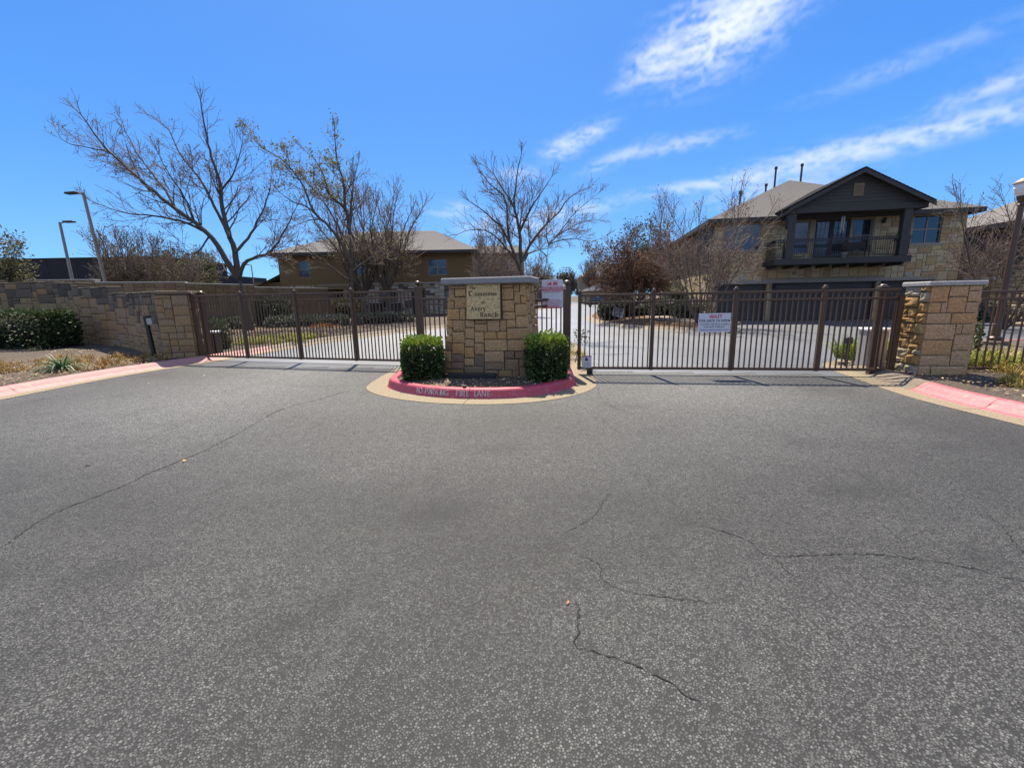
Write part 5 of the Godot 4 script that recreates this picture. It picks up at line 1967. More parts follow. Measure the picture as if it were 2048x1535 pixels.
# ---------- gates and fences
func build_gates() -> void:
	var iron: Material = M["iron"]
	var a := Vector2(-9.42, -13.05)
	var b := Vector2(-2.33, -11.1)
	var yaw := rad_to_deg(atan2(-(b.y - a.y), b.x - a.x))
	var o := thing("iron_gate", "left sliding gate of brown iron pickets between stone pier and island", "gate", Vector3(a.x, 0, a.y), yaw)
	var l := a.distance_to(b)
	iron_leaf(o, l, 1.92, 0.10, [0.03, 1.80, 3.65, 5.43, l - 0.03], 70, iron, 0.08)
	var g := thing("iron_gate", "right sliding gate of brown iron pickets carrying the WAIT notice", "gate", Vector3(1.46, 0, -9.47), -8.8)
	var gl := 6.16
	iron_leaf(g, gl, 1.735, 0.115, [0.03, 1.56, 3.17, 4.82], 60, iron, 0.075)
	var wb := B.new()
	wb.cbox(Vector3(0.20, -0.0, -0.06), Vector3(0.33, 0.115, 0.06), 0.008)
	part(g, "wheel_housing", wb.mesh(), iron)
	wb = B.new()
	wb.tube([Vector3(0.265, 0.05, -0.075), Vector3(0.265, 0.05, 0.075)], [0.05, 0.05], 14, true)
	part(g, "wheel", wb.mesh(), M["black_metal"])
	# fixed posts
	for q in [
		["wide brown post with flat cap just inside the left end of the left gate", Vector3(-9.30, 0.05, -13.3), 0.15, 1.93, 0],
		["tall brown post with ball finial at the island end of the left gate", Vector3(-2.28, 0.05, -10.95), 0.16, 1.93, 1],
		["tall brown post with ball finial between the red and white sign and right gate", Vector3(1.22, 0.06, -9.50), 0.165, 1.82, 1],
		["thick brown post with rounded cap beside the right stone pillar", Vector3(7.36, 0.05, -8.72), 0.13, 1.70, 0],
		["thinner brown post close against the right stone pillar", Vector3(7.56, 0.05, -8.50), 0.09, 1.55, 2],
	]:
		var p := thing("gate_post", q[0], "post", q[1], -9, "fixed posts of the gates")
		part(p, "shaft", cb(Vector3(-q[2] / 2, -0.1, -q[2] / 2), Vector3(q[2] / 2, q[3], q[2] / 2), 0.008), iron)
		var cbm := B.new()
		if q[4] == 1:
			ball_cap(cbm, Vector3(0, q[3], 0), q[2] * 0.78)
		elif q[4] == 0:
			dome_cap(cbm, Vector3(0, q[3], 0), q[2])
		else:
			cbm.cbox(Vector3(-0.05, q[3], -0.05), Vector3(0.05, q[3] + 0.02, 0.05), 0.005)
		part(p, "finial", cbm.mesh(), iron)
	# fixed fence panels
	for q in [
		["short iron fence panel between the left gate post and the stone sign", Vector3(-2.18, 0, -10.85), Vector3(-0.9, 0, -9.5), 1.72, 9],
		["short iron fence panel behind the red and white sign", Vector3(0.2, 0, -9.3), Vector3(1.14, 0, -9.5), 1.66, 9],
		["iron picket fence running right from the right stone pillar", Vector3(8.42, 0, -8.35), Vector3(13.6, 0, -7.6), 1.66, 41],
	]:
		var p0: Vector3 = q[1]
		var p1: Vector3 = q[2]
		var y := rad_to_deg(atan2(-(p1.z - p0.z), p1.x - p0.x))
		var f := thing("iron_fence", q[0], "fence", p0, y)
		var ll := p0.distance_to(p1)
		iron_leaf(f, ll, q[3], 0.16, [] if ll < 3 else [2.4, 4.9], q[4], iron, 0.06, 0.14)


# ---------- notices
func plate(o: Node3D, w: float, h: float, m: Material) -> MeshInstance3D:
	return part(o, "plate", cb(Vector3(-w / 2, -h / 2, -0.003), Vector3(w / 2, h / 2, 0.003), 0.0015), m)


func build_signs() -> void:
	var o := thing("warning_sign", "white WAIT FOR GATE TO OPEN notice tied to the right gate", "sign", Vector3(4.213, 1.105, -9.02), -8.8)
	var p := plate(o, 0.63, 0.39, M["sign_white"])
	letters(p, "WAIT", 0.072, M["sign_red"], T(0.02, 0.128, 0.004))
	letters(p, "FOR GATE TO OPEN", 0.047, M["sign_black"], T(0, 0.042, 0.004))
	letters(p, "YOU WILL BE HELD LIABLE", 0.034, M["sign_black"], T(0, -0.028, 0.004), "Droid Sans", 400)
	letters(p, "FOR GATE DAMAGE", 0.034, M["sign_black"], T(0, -0.084, 0.004), "Droid Sans", 400)
	letters(p, "PREMISES UNDER SURVEILLANCE", 0.027, M["sign_navy"], T(0, -0.148, 0.004), "Droid Sans", 400)
	# towing notice
	o = thing("towing_sign", "red and white TOWING ENFORCED notice left of the tall ball topped post", "sign", Vector3(0.895, 1.75, -9.40), -6)
	var b := B.new()
	var w := 0.225
	var h := 0.30
	var out := []
	for q in [[1, 1, 0], [-1, 1, 90], [-1, -1, 180], [1, -1, 270]]:
		for i in 4:
			var a := deg_to_rad(q[2] + i * 30.0)
			out.append(Vector2(q[0] * (w - 0.03) + cos(a) * 0.03, q[1] * (h - 0.03) + sin(a) * 0.03))
	for i in out.size():
		var u: Vector2 = out[i]
		var v: Vector2 = out[(i + 1) % out.size()]
		b.tri(Vector3(0, 0, 0.003), Vector3(u.x, u.y, 0.003), Vector3(v.x, v.y, 0.003))
		b.tri(Vector3(0, 0, -0.003), Vector3(v.x, v.y, -0.003), Vector3(u.x, u.y, -0.003))
		b.quad(Vector3(u.x, u.y, -0.003), Vector3(v.x, v.y, -0.003), Vector3(v.x, v.y, 0.003), Vector3(u.x, u.y, 0.003))
	p = part(o, "plate", b.mesh(), M["sign_white"])
	part(p, "red_band", bx(Vector3(-0.222, 0.085, 0.003), Vector3(0.222, 0.150, 0.006)), M["sign_red"])
	part(p, "red_foot", bx(Vector3(-0.20, -0.296, 0.003), Vector3(0.20, -0.268, 0.006)), M["sign_red"])
	letters(p, "TOWING ENFORCED", 0.043, M["sign_white"], T(0, 0.117, 0.0075))
	for l in [["UNAUTHORIZED VEHICLES WILL BE", 0.068, 0.019], ["TOWED AT OWNER EXPENSE", 0.040, 0.019], ["24 HOURS 7 DAYS A WEEK", -0.125, 0.018], ["ALL VEHICLES ON THIS PROPERTY", -0.158, 0.018], ["VEHICLE STORAGE FACILITY", -0.190, 0.02], ["TOWED TO THE STORAGE LOT", -0.222, 0.02], ["FOR RELEASE CALL", -0.25, 0.02]]:
		letters(p, l[0], l[2], M["sign_red"], T(0, l[1], 0.004), "Droid Sans", 700, "small_print")
	# tow truck emblem in a box
	b = B.new()
	b.box(Vector3(-0.115, 0.175, 0.003), Vector3(0.115, 0.181, 0.005))
	b.box(Vector3(-0.115, 0.262, 0.003), Vector3(0.115, 0.268, 0.005))
	b.box(Vector3(-0.115, 0.181, 0.003), Vector3(-0.109, 0.262, 0.005))
	b.box(Vector3(0.109, 0.181, 0.003), Vector3(0.115, 0.262, 0.005))
	b.box(Vector3(-0.095, 0.198, 0.003), Vector3(-0.02, 0.222, 0.005))
	b.box(Vector3(-0.06, 0.222, 0.003), Vector3(-0.025, 0.245, 0.005))
	b.box(Vector3(0.01, 0.205, 0.003), Vector3(0.10, 0.228, 0.005))
	b.box(Vector3(0.03, 0.228, 0.003), Vector3(0.08, 0.248, 0.005))
	for x in [-0.08, -0.035, 0.03, 0.08]:
		b.tube([Vector3(x, 0.198, 0.003), Vector3(x, 0.198, 0.006)], [0.014, 0.014], 8, true)
	part(p, "truck_emblem", b.mesh(), M["sign_red"])
	# small hand notice low on the right gate
	o = thing("hand_notice", "small white notice with a black hand pictogram low on the right gate", "sign", Vector3(1.645, 0.285, -9.40), -8.8)
	p = plate(o, 0.21, 0.27, M["sign_white"])
	part(p, "top_band", bx(Vector3(-0.104, 0.112, 0.003), Vector3(0.104, 0.133, 0.006)), mat("sign_brown_red", 0.20, 0.04, 0.03, 0.6))
	b = B.new()
	b.box(Vector3(-0.03, 0.02, 0.003), Vector3(0.02, 0.06, 0.006))
	for i in 4:
		b.box(Vector3(-0.03 + i * 0.013, 0.06, 0.003), Vector3(-0.021 + i * 0.013, 0.085 + 0.006 * (i % 2), 0.006))
	b.box(Vector3(0.02, 0.03, 0.003), Vector3(0.035, 0.055, 0.006))
	part(p, "pictogram", b.mesh(), M["sign_black"])
	for i in 4:
		part(p, "print_line", bx(Vector3(-0.07, -0.03 - i * 0.022, 0.003), Vector3(0.07, -0.024 - i * 0.022, 0.0045)), M["grey_plastic"])
	# tilted board by the round dark shrub
	o = thing("yard_sign", "white board tilted against the round dark shrub on the mulch bed", "sign", Vector3(6.95, 0.62, -28.3), 4)
	o.rotation_degrees = Vector3(-12, 4, -16)
	p = part(o, "board", cb(Vector3(-0.36, -0.3, -0.015), Vector3(0.36, 0.3, 0.015), 0.004), M["sign_white"])
	for i in 4:
		part(p, "print_line", bx(Vector3(-0.28, 0.16 - i * 0.11, 0.015), Vector3(0.28, 0.20 - i * 0.11, 0.018)), M["sign_navy"])
	o = thing("wall_notice", "small reddish lettered plate on the stone beside the leftmost garage door", "sign", Vector3(12.58, 1.55, -27.72), -10)
	p = plate(o, 0.5, 0.28, mat("sign_faded_red", 0.30, 0.11, 0.08, 0.7))
	letters(p, "PARK", 0.13, M["sign_white"], T(0, 0, 0.004))


func build_lamp_and_boxes() -> void:
	var iron: Material = M["iron"]
	var o := thing("post_lamp", "tall brown post lamp with white lantern at the right edge", "street lamp", Vector3(13.85, 0.1, -12.36))
	var b := B.new()
	b.lathe([Vector2(0.30, -0.1), Vector2(0.30, 0.12), Vector2(0.27, 0.13)], 16)
	b.lathe([Vector2(0.27, 0.13), Vector2(0.0, 0.131)], 16)
	part(o, "footing", b.mesh(), M["concrete_grey"])
	b = B.new()
	b.lathe([Vector2(0.16, 0.13), Vector2(0.16, 0.22), Vector2(0.105, 0.26), Vector2(0.09, 0.6), Vector2(0.08, 0.62), Vector2(0.062, 3.75), Vector2(0.062, 3.76), Vector2(0.10, 3.80), Vector2(0.07, 3.85), Vector2(0.12, 3.97), Vector2(0.13, 4.02)], 14)
	part(o, "post", b.mesh(), iron)
	b = B.new()
	b.lathe([Vector2(0.12, 4.02), Vector2(0.185, 4.10), Vector2(0.215, 4.22), Vector2(0.20, 4.34)], 18)
	part(o, "lantern_glass", b.mesh(), M["white_plastic"])
	b = B.new()
	b.lathe([Vector2(0.20, 4.34), Vector2(0.245, 4.345), Vector2(0.24, 4.37), Vector2(0.12, 4.46), Vector2(0.04, 4.49), Vector2(0.03, 4.56), Vector2(0, 4.57)], 18)
	part(o, "lantern_cap", b.mesh(), mat("copper", 0.34, 0.20, 0.12, 0.45))
	part(o, "hand_hole", cb(Vector3(-0.05, 0.9, 0.07), Vector3(0.05, 1.05, 0.12), 0.01), iron)
	# black post with a small box before the left wall
	o = thing("sensor_post", "leaning black square post with a small grey box before the left stone wall", "post", Vector3(-10.72, 0.1, -12.95))
	o.rotation_degrees = Vector3(0, 0, 3)
	part(o, "shaft", cb(Vector3(-0.045, -0.1, -0.045), Vector3(0.045, 1.2, 0.045), 0.006), M["black_metal"])
	part(o, "arm", cb(Vector3(-0.045, 1.2, -0.045), Vector3(0.13, 1.24, 0.045), 0.006), M["black_metal"])
	part(o, "box", cb(Vector3(0.046, 0.99, -0.05), Vector3(0.2, 1.18, 0.06), 0.008), M["grey_plastic"])
	# gate operators
	o = thing("gate_operator", "pale grey gate motor cabinet behind the right gate post", "gate motor", Vector3(7.75, 0.08, -9.25), -8)
	part(o, "cabinet", cb(Vector3(-0.19, 0, -0.19), Vector3(0.19, 0.78, 0.19), 0.02), M["grey_plastic"])
	part(o, "lid", cb(Vector3(-0.21, 0.781, -0.21), Vector3(0.21, 0.84, 0.21), 0.015), M["white_plastic"])
	o = thing("gate_operator", "dark gate motor cabinet with pale lid behind the left gate", "gate motor", Vector3(-9.55, 0.08, -13.85), 12)
	part(o, "cabinet", cb(Vector3(-0.2, 0, -0.2), Vector3(0.2, 0.68, 0.2), 0.02), M["black_metal"])
	part(o, "lid", cb(Vector3(-0.22, 0.681, -0.22), Vector3(0.22, 0.74, 0.22), 0.015), M["white_plastic"])
	o = thing("signal_box", "small black box on a stake behind the right gate grass", "sensor", Vector3(7.62, 0.08, -9.75))
	part(o, "stake", bx(Vector3(-0.02, -0.1, -0.02), Vector3(0.02, 0.45, 0.02)), M["black_metal"])
	part(o, "box", cb(Vector3(-0.06, 0.451, -0.06), Vector3(0.06, 0.6, 0.06), 0.01), M["black_metal"])
	# condensers in the bed of the big house
	for q in [["black air conditioner nearer the mulch bed, left of its twin", Vector3(11.9, 0.15, -35.2)], ["black air conditioner nearer the garage corner among shrubs", Vector3(11.3, 0.15, -30.2)]]:
		o = thing("air_conditioner", q[0], "air conditioner", q[1], -10)
		part(o, "casing", cb(Vector3(-0.45, 0, -0.45), Vector3(0.45, 0.95, 0.45), 0.03), M["black_metal"])
		part(o, "fan_grille", cb(Vector3(-0.42, 0.951, -0.42), Vector3(0.42, 1.0, 0.42), 0.01), M["grey_plastic"])
	o = thing("meter_box", "small pale meter box on the stone wall near the bare crape myrtle", "meter", Vector3(12.75, 0.7, -29.6), -100)
	part(o, "box", cb(Vector3(-0.2, 0, 0), Vector3(0.2, 0.7, 0.2), 0.01), M["white_plastic"])
	part(o, "pipe", bx(Vector3(-0.03, -0.6, 0.02), Vector3(0.03, -0.001, 0.08)), M["grey_plastic"])


# ---------- trees and shrubs
func build_trees() -> void:
	var olive := [Color(0.26, 0.23, 0.06), Color(0.32, 0.25, 0.08), Color(0.20, 0.20, 0.06)]
	var brown := [Color(0.12, 0.06, 0.03), Color(0.16, 0.085, 0.045), Color(0.09, 0.05, 0.03)]
	var o := thing("bare_tree", "largest bare tree, wide spreading and leaning left behind the left gate", "tree", Vector3(-14.13, 0, -23.47))
	var t := Grower.new()
	t.r.seed = 21
	t.gap = 0.25
	t.thin = 0.008
	var big := [
		[0.350, [-0.03, -0.10, -0.04, -0.04, 1.54, -0.06, -0.09, 2.32, -0.02, -0.18, 2.94, -0.06], 1.0],
		[0.160, [-0.19, 2.94, -0.07, -0.42, 3.54, 0.17, -0.92, 4.86, 0.44, -1.61, 5.66, 0.61, -2.29, 6.27, 0.79, -3.30, 7.21, 0.89, -4.15, 8.15, 1.13, -4.93, 9.15, 1.28, -5.47, 10.30, 1.45], 0.3],
		[0.170, [-0.19, 2.94, -0.06, -0.27, 4.25, -0.16, -0.52, 5.59, -0.16, -0.68, 6.45, -0.29, -0.70, 7.71, -0.41, -0.97, 8.79, -0.52, -1.21, 9.80, -0.73, -1.33, 11.73, -0.83], 0.3],
		[0.090, [-0.31, 4.97, 0.02, -1.30, 7.13, -0.36, -2.00, 8.13, -0.74, -2.98, 9.32, -1.14, -3.78, 10.66, -1.67, -4.86, 11.51, -1.98], 0.25],
		[0.075, [-1.64, 5.34, 0.03, -2.41, 5.76, 0.55, -3.33, 5.92, 1.05, -4.19, 5.99, 1.65, -5.18, 6.40, 2.13], 0.3],
		[0.070, [-3.95, 7.32, 0.07, -4.88, 8.26, -0.14, -5.89, 9.14, -0.39, -7.15, 9.56, -0.63, -8.39, 9.85, -0.73, -9.10, 10.58, -0.99], 0.12],
		[0.110, [-0.04, 3.04, 0.06, 0.56, 3.77, 0.30, 1.85, 4.15, 0.48, 2.65, 4.76, 0.71, 3.30, 5.52, 0.98, 3.79, 6.09, 1.19], 0.3],
		[0.090, [-0.21, 4.23, -0.05, 0.41, 5.14, -0.58, 0.82, 6.22, -1.05, 1.07, 7.46, -1.72, 1.10, 8.57, -2.27], 0.3],
		[0.060, [-0.41, 7.27, 0.02, 0.51, 7.90, 0.36, 1.21, 8.67, 0.81, 1.71, 9.36, 1.20], 0.2],
		[0.050, [-1.05, 5.0, 0.48, -1.77, 4.09, 0.75, -2.25, 4.33, 1.28, -2.50, 4.08, 1.99], 0.3],
		[0.080, [-2.90, 6.44, -0.05, -3.67, 7.46, -0.58, -4.99, 8.87, -1.24, -5.99, 10.16, -1.82, -6.77, 11.59, -2.36], 0.25],
		[0.070, [-2.05, 5.77, -0.03, -1.70, 6.65, 0.81, -1.67, 7.53, 1.66, -1.53, 8.24, 2.34], 0.25],
		[0.050, [1.55, 4.21, -0.07, 2.65, 3.92, 0.96, 3.95, 4.07, 2.04], 0.3],
		[0.050, [-0.27, 2.94, 0.02, -1.14, 3.40, -0.54, -1.51, 3.75, -1.03, -1.96, 4.14, -1.55], 0.3],
	]
	for l in big:
		t.limb(V3(l[1]), l[0], l[2], 1.75, 2)
	finish_tree(o, t, M["bark"], M["twig"])
	leaf_tips(o, "old_leaves", t, 0.10, 0.09, brown)

	o = thing("bare_tree", "tall bare tree with yellowish new leaves at its crown, right of the largest tree", "tree", Vector3(-9.83, 0, -27.4))
	t = Grower.new()
	t.r.seed = 22
	t.gap = 0.30
	t.thin = 0.008
	for l in [
		[0.250, [0, -0.1, -0.01, 0.02, 2.61, -0.07, 0.20, 4.11, 0.03, 0.25, 5.59, 0.06], 1.0],
		[0.130, [0.18, 3.79, 0.07, -0.38, 5.37, 0.34, -1.15, 6.37, 0.67, -1.99, 7.12, 0.82, -2.39, 7.22, 1.17, -2.92, 7.65, 1.57], 0.3],
		[0.080, [-1.79, 6.85, 0.04, -2.14, 7.62, -0.25, -2.60, 8.70, -0.41, -3.58, 9.93, -0.70, -5.02, 10.85, -0.91, -5.81, 11.71, -1.23], 0.15],
		[0.120, [0.21, 5.61, -0.05, -0.03, 7.10, -0.26, -1.00, 7.95, -0.56, -1.52, 9.64, -0.77, -2.41, 10.62, -0.93], 0.2],
		[0.100, [0.06, 7.06, -0.03, 0.17, 8.41, 0.25, 0.05, 9.66, 0.59, 0.20, 10.97, 0.95], 0.2],
		[0.100, [0.25, 5.59, 0.05, 0.29, 7.74, -0.62, 0.42, 9.25, -1.23, 0.50, 10.20, -1.86], 0.25],
		[0.080, [-0.05, 2.90, 0.08, -0.93, 3.71, 0.65, -1.58, 4.43, 1.29, -2.20, 4.92, 1.93], 0.3],
		[0.080, [0.06, 3.35, -0.07, 1.30, 4.03, 0.45, 2.55, 4.53, 1.03, 3.58, 5.29, 1.44], 0.3],
		[0.050, [-1.46, 6.50, -0.07, -1.87, 6.35, 0.50, -2.57, 6.02, 0.96], 0.3],
		[0.060, [0.03, 6.39, 0.08, 0.65, 6.88, 0.44, 1.63, 7.56, 1.00], 0.2],
	]:
		t.limb(V3(l[1]), l[0], l[2], 1.55, 2)
	finish_tree(o, t, M["bark"], M["twig"])
	leaf_tips(o, "new_leaves", t, 0.6, 0.15, olive, 3, func(p: Vector3) -> bool: return p.x < 0.4 and p.y > 7.6 + 0.5 * sin(p.x * 2.0))
	leaf_tips(o, "low_leaves", t, 0.35, 0.12, olive, 1, func(p: Vector3) -> bool: return p.y < 6.0)

	o = thing("bare_tree", "central bare tree rising behind the stone sign against the sky", "tree", Vector3(0.42, 0.1, -15.55))
	t = Grower.new()
	t.r.seed = 23
	t.gap = 0.17
	t.thin = 0.005
	t.up = 0.3
	for l in [
		[0.130, [0, 0, 0.04, -0.02, 1.24, -0.01, -0.04, 2.48, 0.08, -0.03, 2.88, 0], 1.0],
		[0.075, [-0.07, 2.53, -0.04, -0.14, 2.73, 0.13, -0.44, 3.47, 0.21, -0.73, 3.94, 0.41, -1.17, 4.35, 0.52, -1.68, 4.64, 0.76], 0.3],
		[0.060, [-0.44, 3.48, 0.05, -0.47, 4.22, -0.18, -0.56, 5.00, -0.42, -1.08, 5.48, -0.56, -1.45, 6.03, -0.74], 0.2],
		[0.080, [-0.03, 2.89, -0.05, -0.07, 3.77, 0.06, -0.22, 4.53, 0.26, -0.15, 5.37, 0.24, 0.01, 6.09, 0.33], 0.2],
		[0.060, [-0.03, 2.81, 0.07, 0.24, 3.29, -0.09, 0.78, 3.99, -0.12, 1.32, 4.46, -0.32, 1.68, 4.94, -0.34, 2.32, 5.26, -0.48], 0.2],
		[0.050, [-0.07, 3.77, 0.05, 0.33, 4.50, 0.34, 0.78, 5.09, 0.60, 0.95, 5.30, 0.83], 0.2],
		[0.045, [-0.14, 2.74, -0.05, -0.57, 3.26, 0.28, -1.06, 3.73, 0.51, -1.62, 3.78, 0.74, -2.10, 3.62, 0.87], 0.2],
		[0.040, [-0.21, 4.57, 0.03, -0.54, 5.13, -0.29, -0.97, 5.87, -0.64, -1.32, 6.20, -0.95], 0.2],
		[0.035, [0.11, 3.03, 0, 0.65, 3.22, -0.38, 1.22, 3.34, -0.77], 0.2],
	]:
		t.limb(V3(l[1]), l[0], l[2], 0.95, 2)
	finish_tree(o, t, M["bark"], M["twig"])

	o = thing("bare_tree", "slim leaning bare tree beside the red and white sign", "tree", Vector3(0.98, 0.1, -18.15))
	t = Grower.new()
	t.r.seed = 24
	t.gap = 0.17
	t.thin = 0.005
	for l in [
		[0.065, [0, -0.1, -0.04, -0.08, 0.75, 0.07, -0.04, 1.12, 0.07, 0.16, 1.56, -0.07, 0.30, 2.06, 0.08, 0.42, 2.65, 0.07, 0.53, 3.18, 0.03, 0.60, 3.65, -0.07], 1.0],
		[0.035, [0.59, 3.64, 0.06, 0.89, 3.94, 0.07, 1.09, 4.18, 0.32, 1.66, 4.83, 0.40, 2.48, 5.46, 0.43], 0.2],
		[0.030, [0.60, 3.65, -0.05, 0.85, 3.77, -0.13, 1.66, 3.89, -0.29, 2.41, 3.78, -0.41, 3.01, 4.02, -0.53], 0.2],
		[0.030, [0.90, 3.95, -0.05, 1.11, 4.07, 0.19, 1.75, 4.35, 0.60, 2.44, 4.43, 0.72], 0.15],
		[0.030, [0.59, 3.64, 0.06, 0.51, 4.13, -0.19, 0.65, 4.71, -0.22, 1.09, 5.30, -0.35], 0.15],
		[0.025, [0.53, 3.18, 0.06, 0.14, 3.52, 0.17, -0.13, 3.88, 0.39, -0.36, 4.43, 0.45], 0.2],
		[0.020, [0.34, 2.36, 0.03, -0.07, 2.75, 0.12, -0.47, 2.94, 0.36], 0.3],
	]:
		t.limb(V3(l[1]), l[0], l[2], 0.95, 2)
	finish_tree(o, t, M["bark"], M["twig"])

	# vase shaped trees: stems fan out from one foot or fork
	vase("bare_tree", "left of two round headed bare trees before the tan house", "tree", Vector3(-10.9, 0.2, -33.0), 31, 11, 2.0, 8.9, 1.0, 0.24, 1.5, 0.011, "bark", "twig_pale", olive, 0.28, 0.12)
	vase("bare_tree", "right of two round headed bare trees before the tan house", "tree", Vector3(-9.0, 0.2, -32.4), 32, 11, 2.2, 8.5, 1.0, 0.24, 1.5, 0.011, "bark", "twig_pale", olive, 0.25, 0.12)
	vase("crape_myrtle", "many stemmed bare crape myrtle at the left corner of the stone house", "tree", Vector3(9.75, 0.12, -22.4), 33, 10, 0.3, 6.0, 1.05, 0.09, 1.3, 0.007, "bark_pale", "twig_pale", brown, 0.5, 0.085)
	vase("crape_myrtle", "bare crape myrtle behind the post lamp at the right edge", "tree", Vector3(20.6, 0.12, -18.2), 34, 10, 0.5, 6.2, 1.0, 0.10, 1.3, 0.007, "bark", "twig", brown, 0.35, 0.075)
	vase("shade_tree", "dense tree with dry brown leaves over the round dark shrub", "tree", Vector3(7.6, 0.15, -27.3), 35, 11, 0.9, 4.2, 1.5, 0.13, 1.25, 0.007, "bark", "twig", [Color(0.15, 0.078, 0.045), Color(0.19, 0.10, 0.055), Color(0.11, 0.065, 0.04)], 0.95, 0.13, 5)
	vase("evergreen_tree", "loose grey green tree rising behind the brown leaved tree", "tree", Vector3(12.3, 0.15, -42.0), 36, 6, 2.0, 7.6, 0.6, 0.16, 1.3, 0.012, "bark", "twig", [Color(0.06, 0.065, 0.035), Color(0.10, 0.09, 0.05), Color(0.16, 0.15, 0.12)], 0.9, 0.2, 3)
	vase("evergreen_tree", "half leafy tree at the far left edge above the hedge", "tree", Vector3(-22.9, 0.1, -19.6), 37, 5, 1.4, 4.5, 0.7, 0.12, 1.0, 0.008, "bark", "twig", [Color(0.10, 0.11, 0.03), Color(0.17, 0.17, 0.05), Color(0.28, 0.26, 0.16)], 0.9, 0.13, 4)
	vase("bushy_tree", "grey twiggy bush beyond the wall round the tall pole lamp", "tree", Vector3(-23.6, 0.6, -28.0), 38, 20, 0.2, 5.0, 0.8, 0.07, 1.2, 0.010, "bark", "twig", [Color(0.10, 0.10, 0.05), Color(0.15, 0.12, 0.07)], 0.5, 0.12)
	vase("bushy_tree", "greenish bush beyond the wall left of the largest tree", "tree", Vector3(-23.2, 0.2, -32.0), 39, 16, 0.2, 4.6, 1.0, 0.06, 1.2, 0.010, "bark", "twig", [Color(0.13, 0.14, 0.04), Color(0.09, 0.11, 0.03)], 0.9, 0.15, 3)
	vase("bushy_tree", "wide twiggy bush half hiding the dark building", "tree", Vector3(-21.4, 0.4, -27.5), 40, 18, 0.2, 3.9, 1.0, 0.06, 1.2, 0.010, "bark", "twig", [Color(0.10, 0.10, 0.05)], 0.5, 0.12)
	vase("bare_tree", "brownish twiggy tree right behind the stone sign cap", "tree", Vector3(-1.3, 0.2, -34.0), 41, 12, 0.4, 6.6, 0.6, 0.08, 1.2, 0.011, "twig_pale", "twig_pale", brown, 0.25, 0.1)
	vase("bare_tree", "low twiggy tree between the central tree and the slim tree", "tree", Vector3(1.0, 0.1, -38.0), 42, 10, 0.4, 5.2, 0.7, 0.07, 1.2, 0.012, "twig_pale", "twig_pale", brown, 0.3, 0.12)
	vase("bare_tree", "far bare tree beside the floodlight mast down the road", "tree", Vector3(16.0, 0, -88.0), 43, 9, 2.0, 7.6, 0.55, 0.16, 1.8, 0.022, "bark", "twig", brown, 0.3, 0.2)
	vase("bare_tree", "far low tree in front of the pale hip roofed house", "tree", Vector3(5.6, 0, -80.0), 44, 9, 1.0, 6.2, 0.7, 0.14, 1.6, 0.02, "bark", "twig", [Color(0.12, 0.10, 0.06)], 0.6, 0.25, 2)
	vase("bare_tree", "small pale bare tree left of the largest trunk in the distance", "tree", Vector3(-36.0, 0, -52.0), 45, 8, 1.5, 6.8, 0.55, 0.12, 1.5, 0.014, "twig_pale", "twig_pale", brown, 0.2, 0.15)


func vase(called: String, label: String, category: String, at: Vector3, sd: int, stems: int, fork: float, tall: float, open: float, rad: float, side: float, thin: float, bark: String, tw: String, cols: Array, leafy: float, leaf: float, per := 1, group := "") -> void:
	var o := thing(called, label, category, at, 0.0, group)
	var t := Grower.new()
	t.r.seed = sd
	t.thin = thin
	t.gap = tall * (0.030 if called == "crape_myrtle" else 0.040)
	t.side_fall = 0.55
	t.tip = 0.75
	var from := 0.36 if called == "crape_myrtle" else 0.25
	t.up = 0.35
	if fork > 0.6:
		t.limb([Vector3(0, -0.2, 0), Vector3(0.04, fork * 0.5, 0.02), Vector3(0, fork, 0)], rad, 1.0, 0.0)
	for i in stems:
		var a := TAU * (i + t.r.randf() * 0.7) / stems
		var lean := open * t.r.randf_range(0.35, 1.0)
		var d := Vector3(cos(a) * lean, 1, sin(a) * lean)
		var foot := Vector3(cos(a), 0, sin(a)) * rad * (0.2 if fork > 0.6 else 1.0) + Vector3(0, (fork - 0.15) if fork > 0.6 else -0.1, 0)
		var l := (tall - fork) * t.r.randf_range(0.8, 1.0)
		var pts := [foot]
		for k in 4:
			var s := float(k + 1) / 4
			# stems lean out, then turn up
			var out := Vector3(d.x, 0, d.z) * l * (0.75 * s - 0.18 * s * s)
			pts.append(foot + out + Vector3(t.r.randf_range(-1, 1) * 0.05 * tall * s, l * s, t.r.randf_range(-1, 1) * 0.05 * tall * s))
		t.limb(pts, rad * (0.5 if fork > 0.6 else 0.55) * t.r.randf_range(0.7, 1.1), from, side, 2, 0.22)
	finish_tree(o, t, M[bark], M[tw])
	leaf_tips(o, "leaves", t, leafy, leaf, cols, per)


func shrub(called: String, label: String, at: Vector3, h: Vector3, n: int, leaf: float, cols: Array, tops := [], yaw := 0.0, loose := 0.08, roundness := 0.5, category := "shrub", group := "") -> void:
	var o := thing(called, label, category, at, yaw, group)
	core_of(o, h)
	leaf_box(o, "leaves", h, n, leaf, cols, tops, loose, roundness)


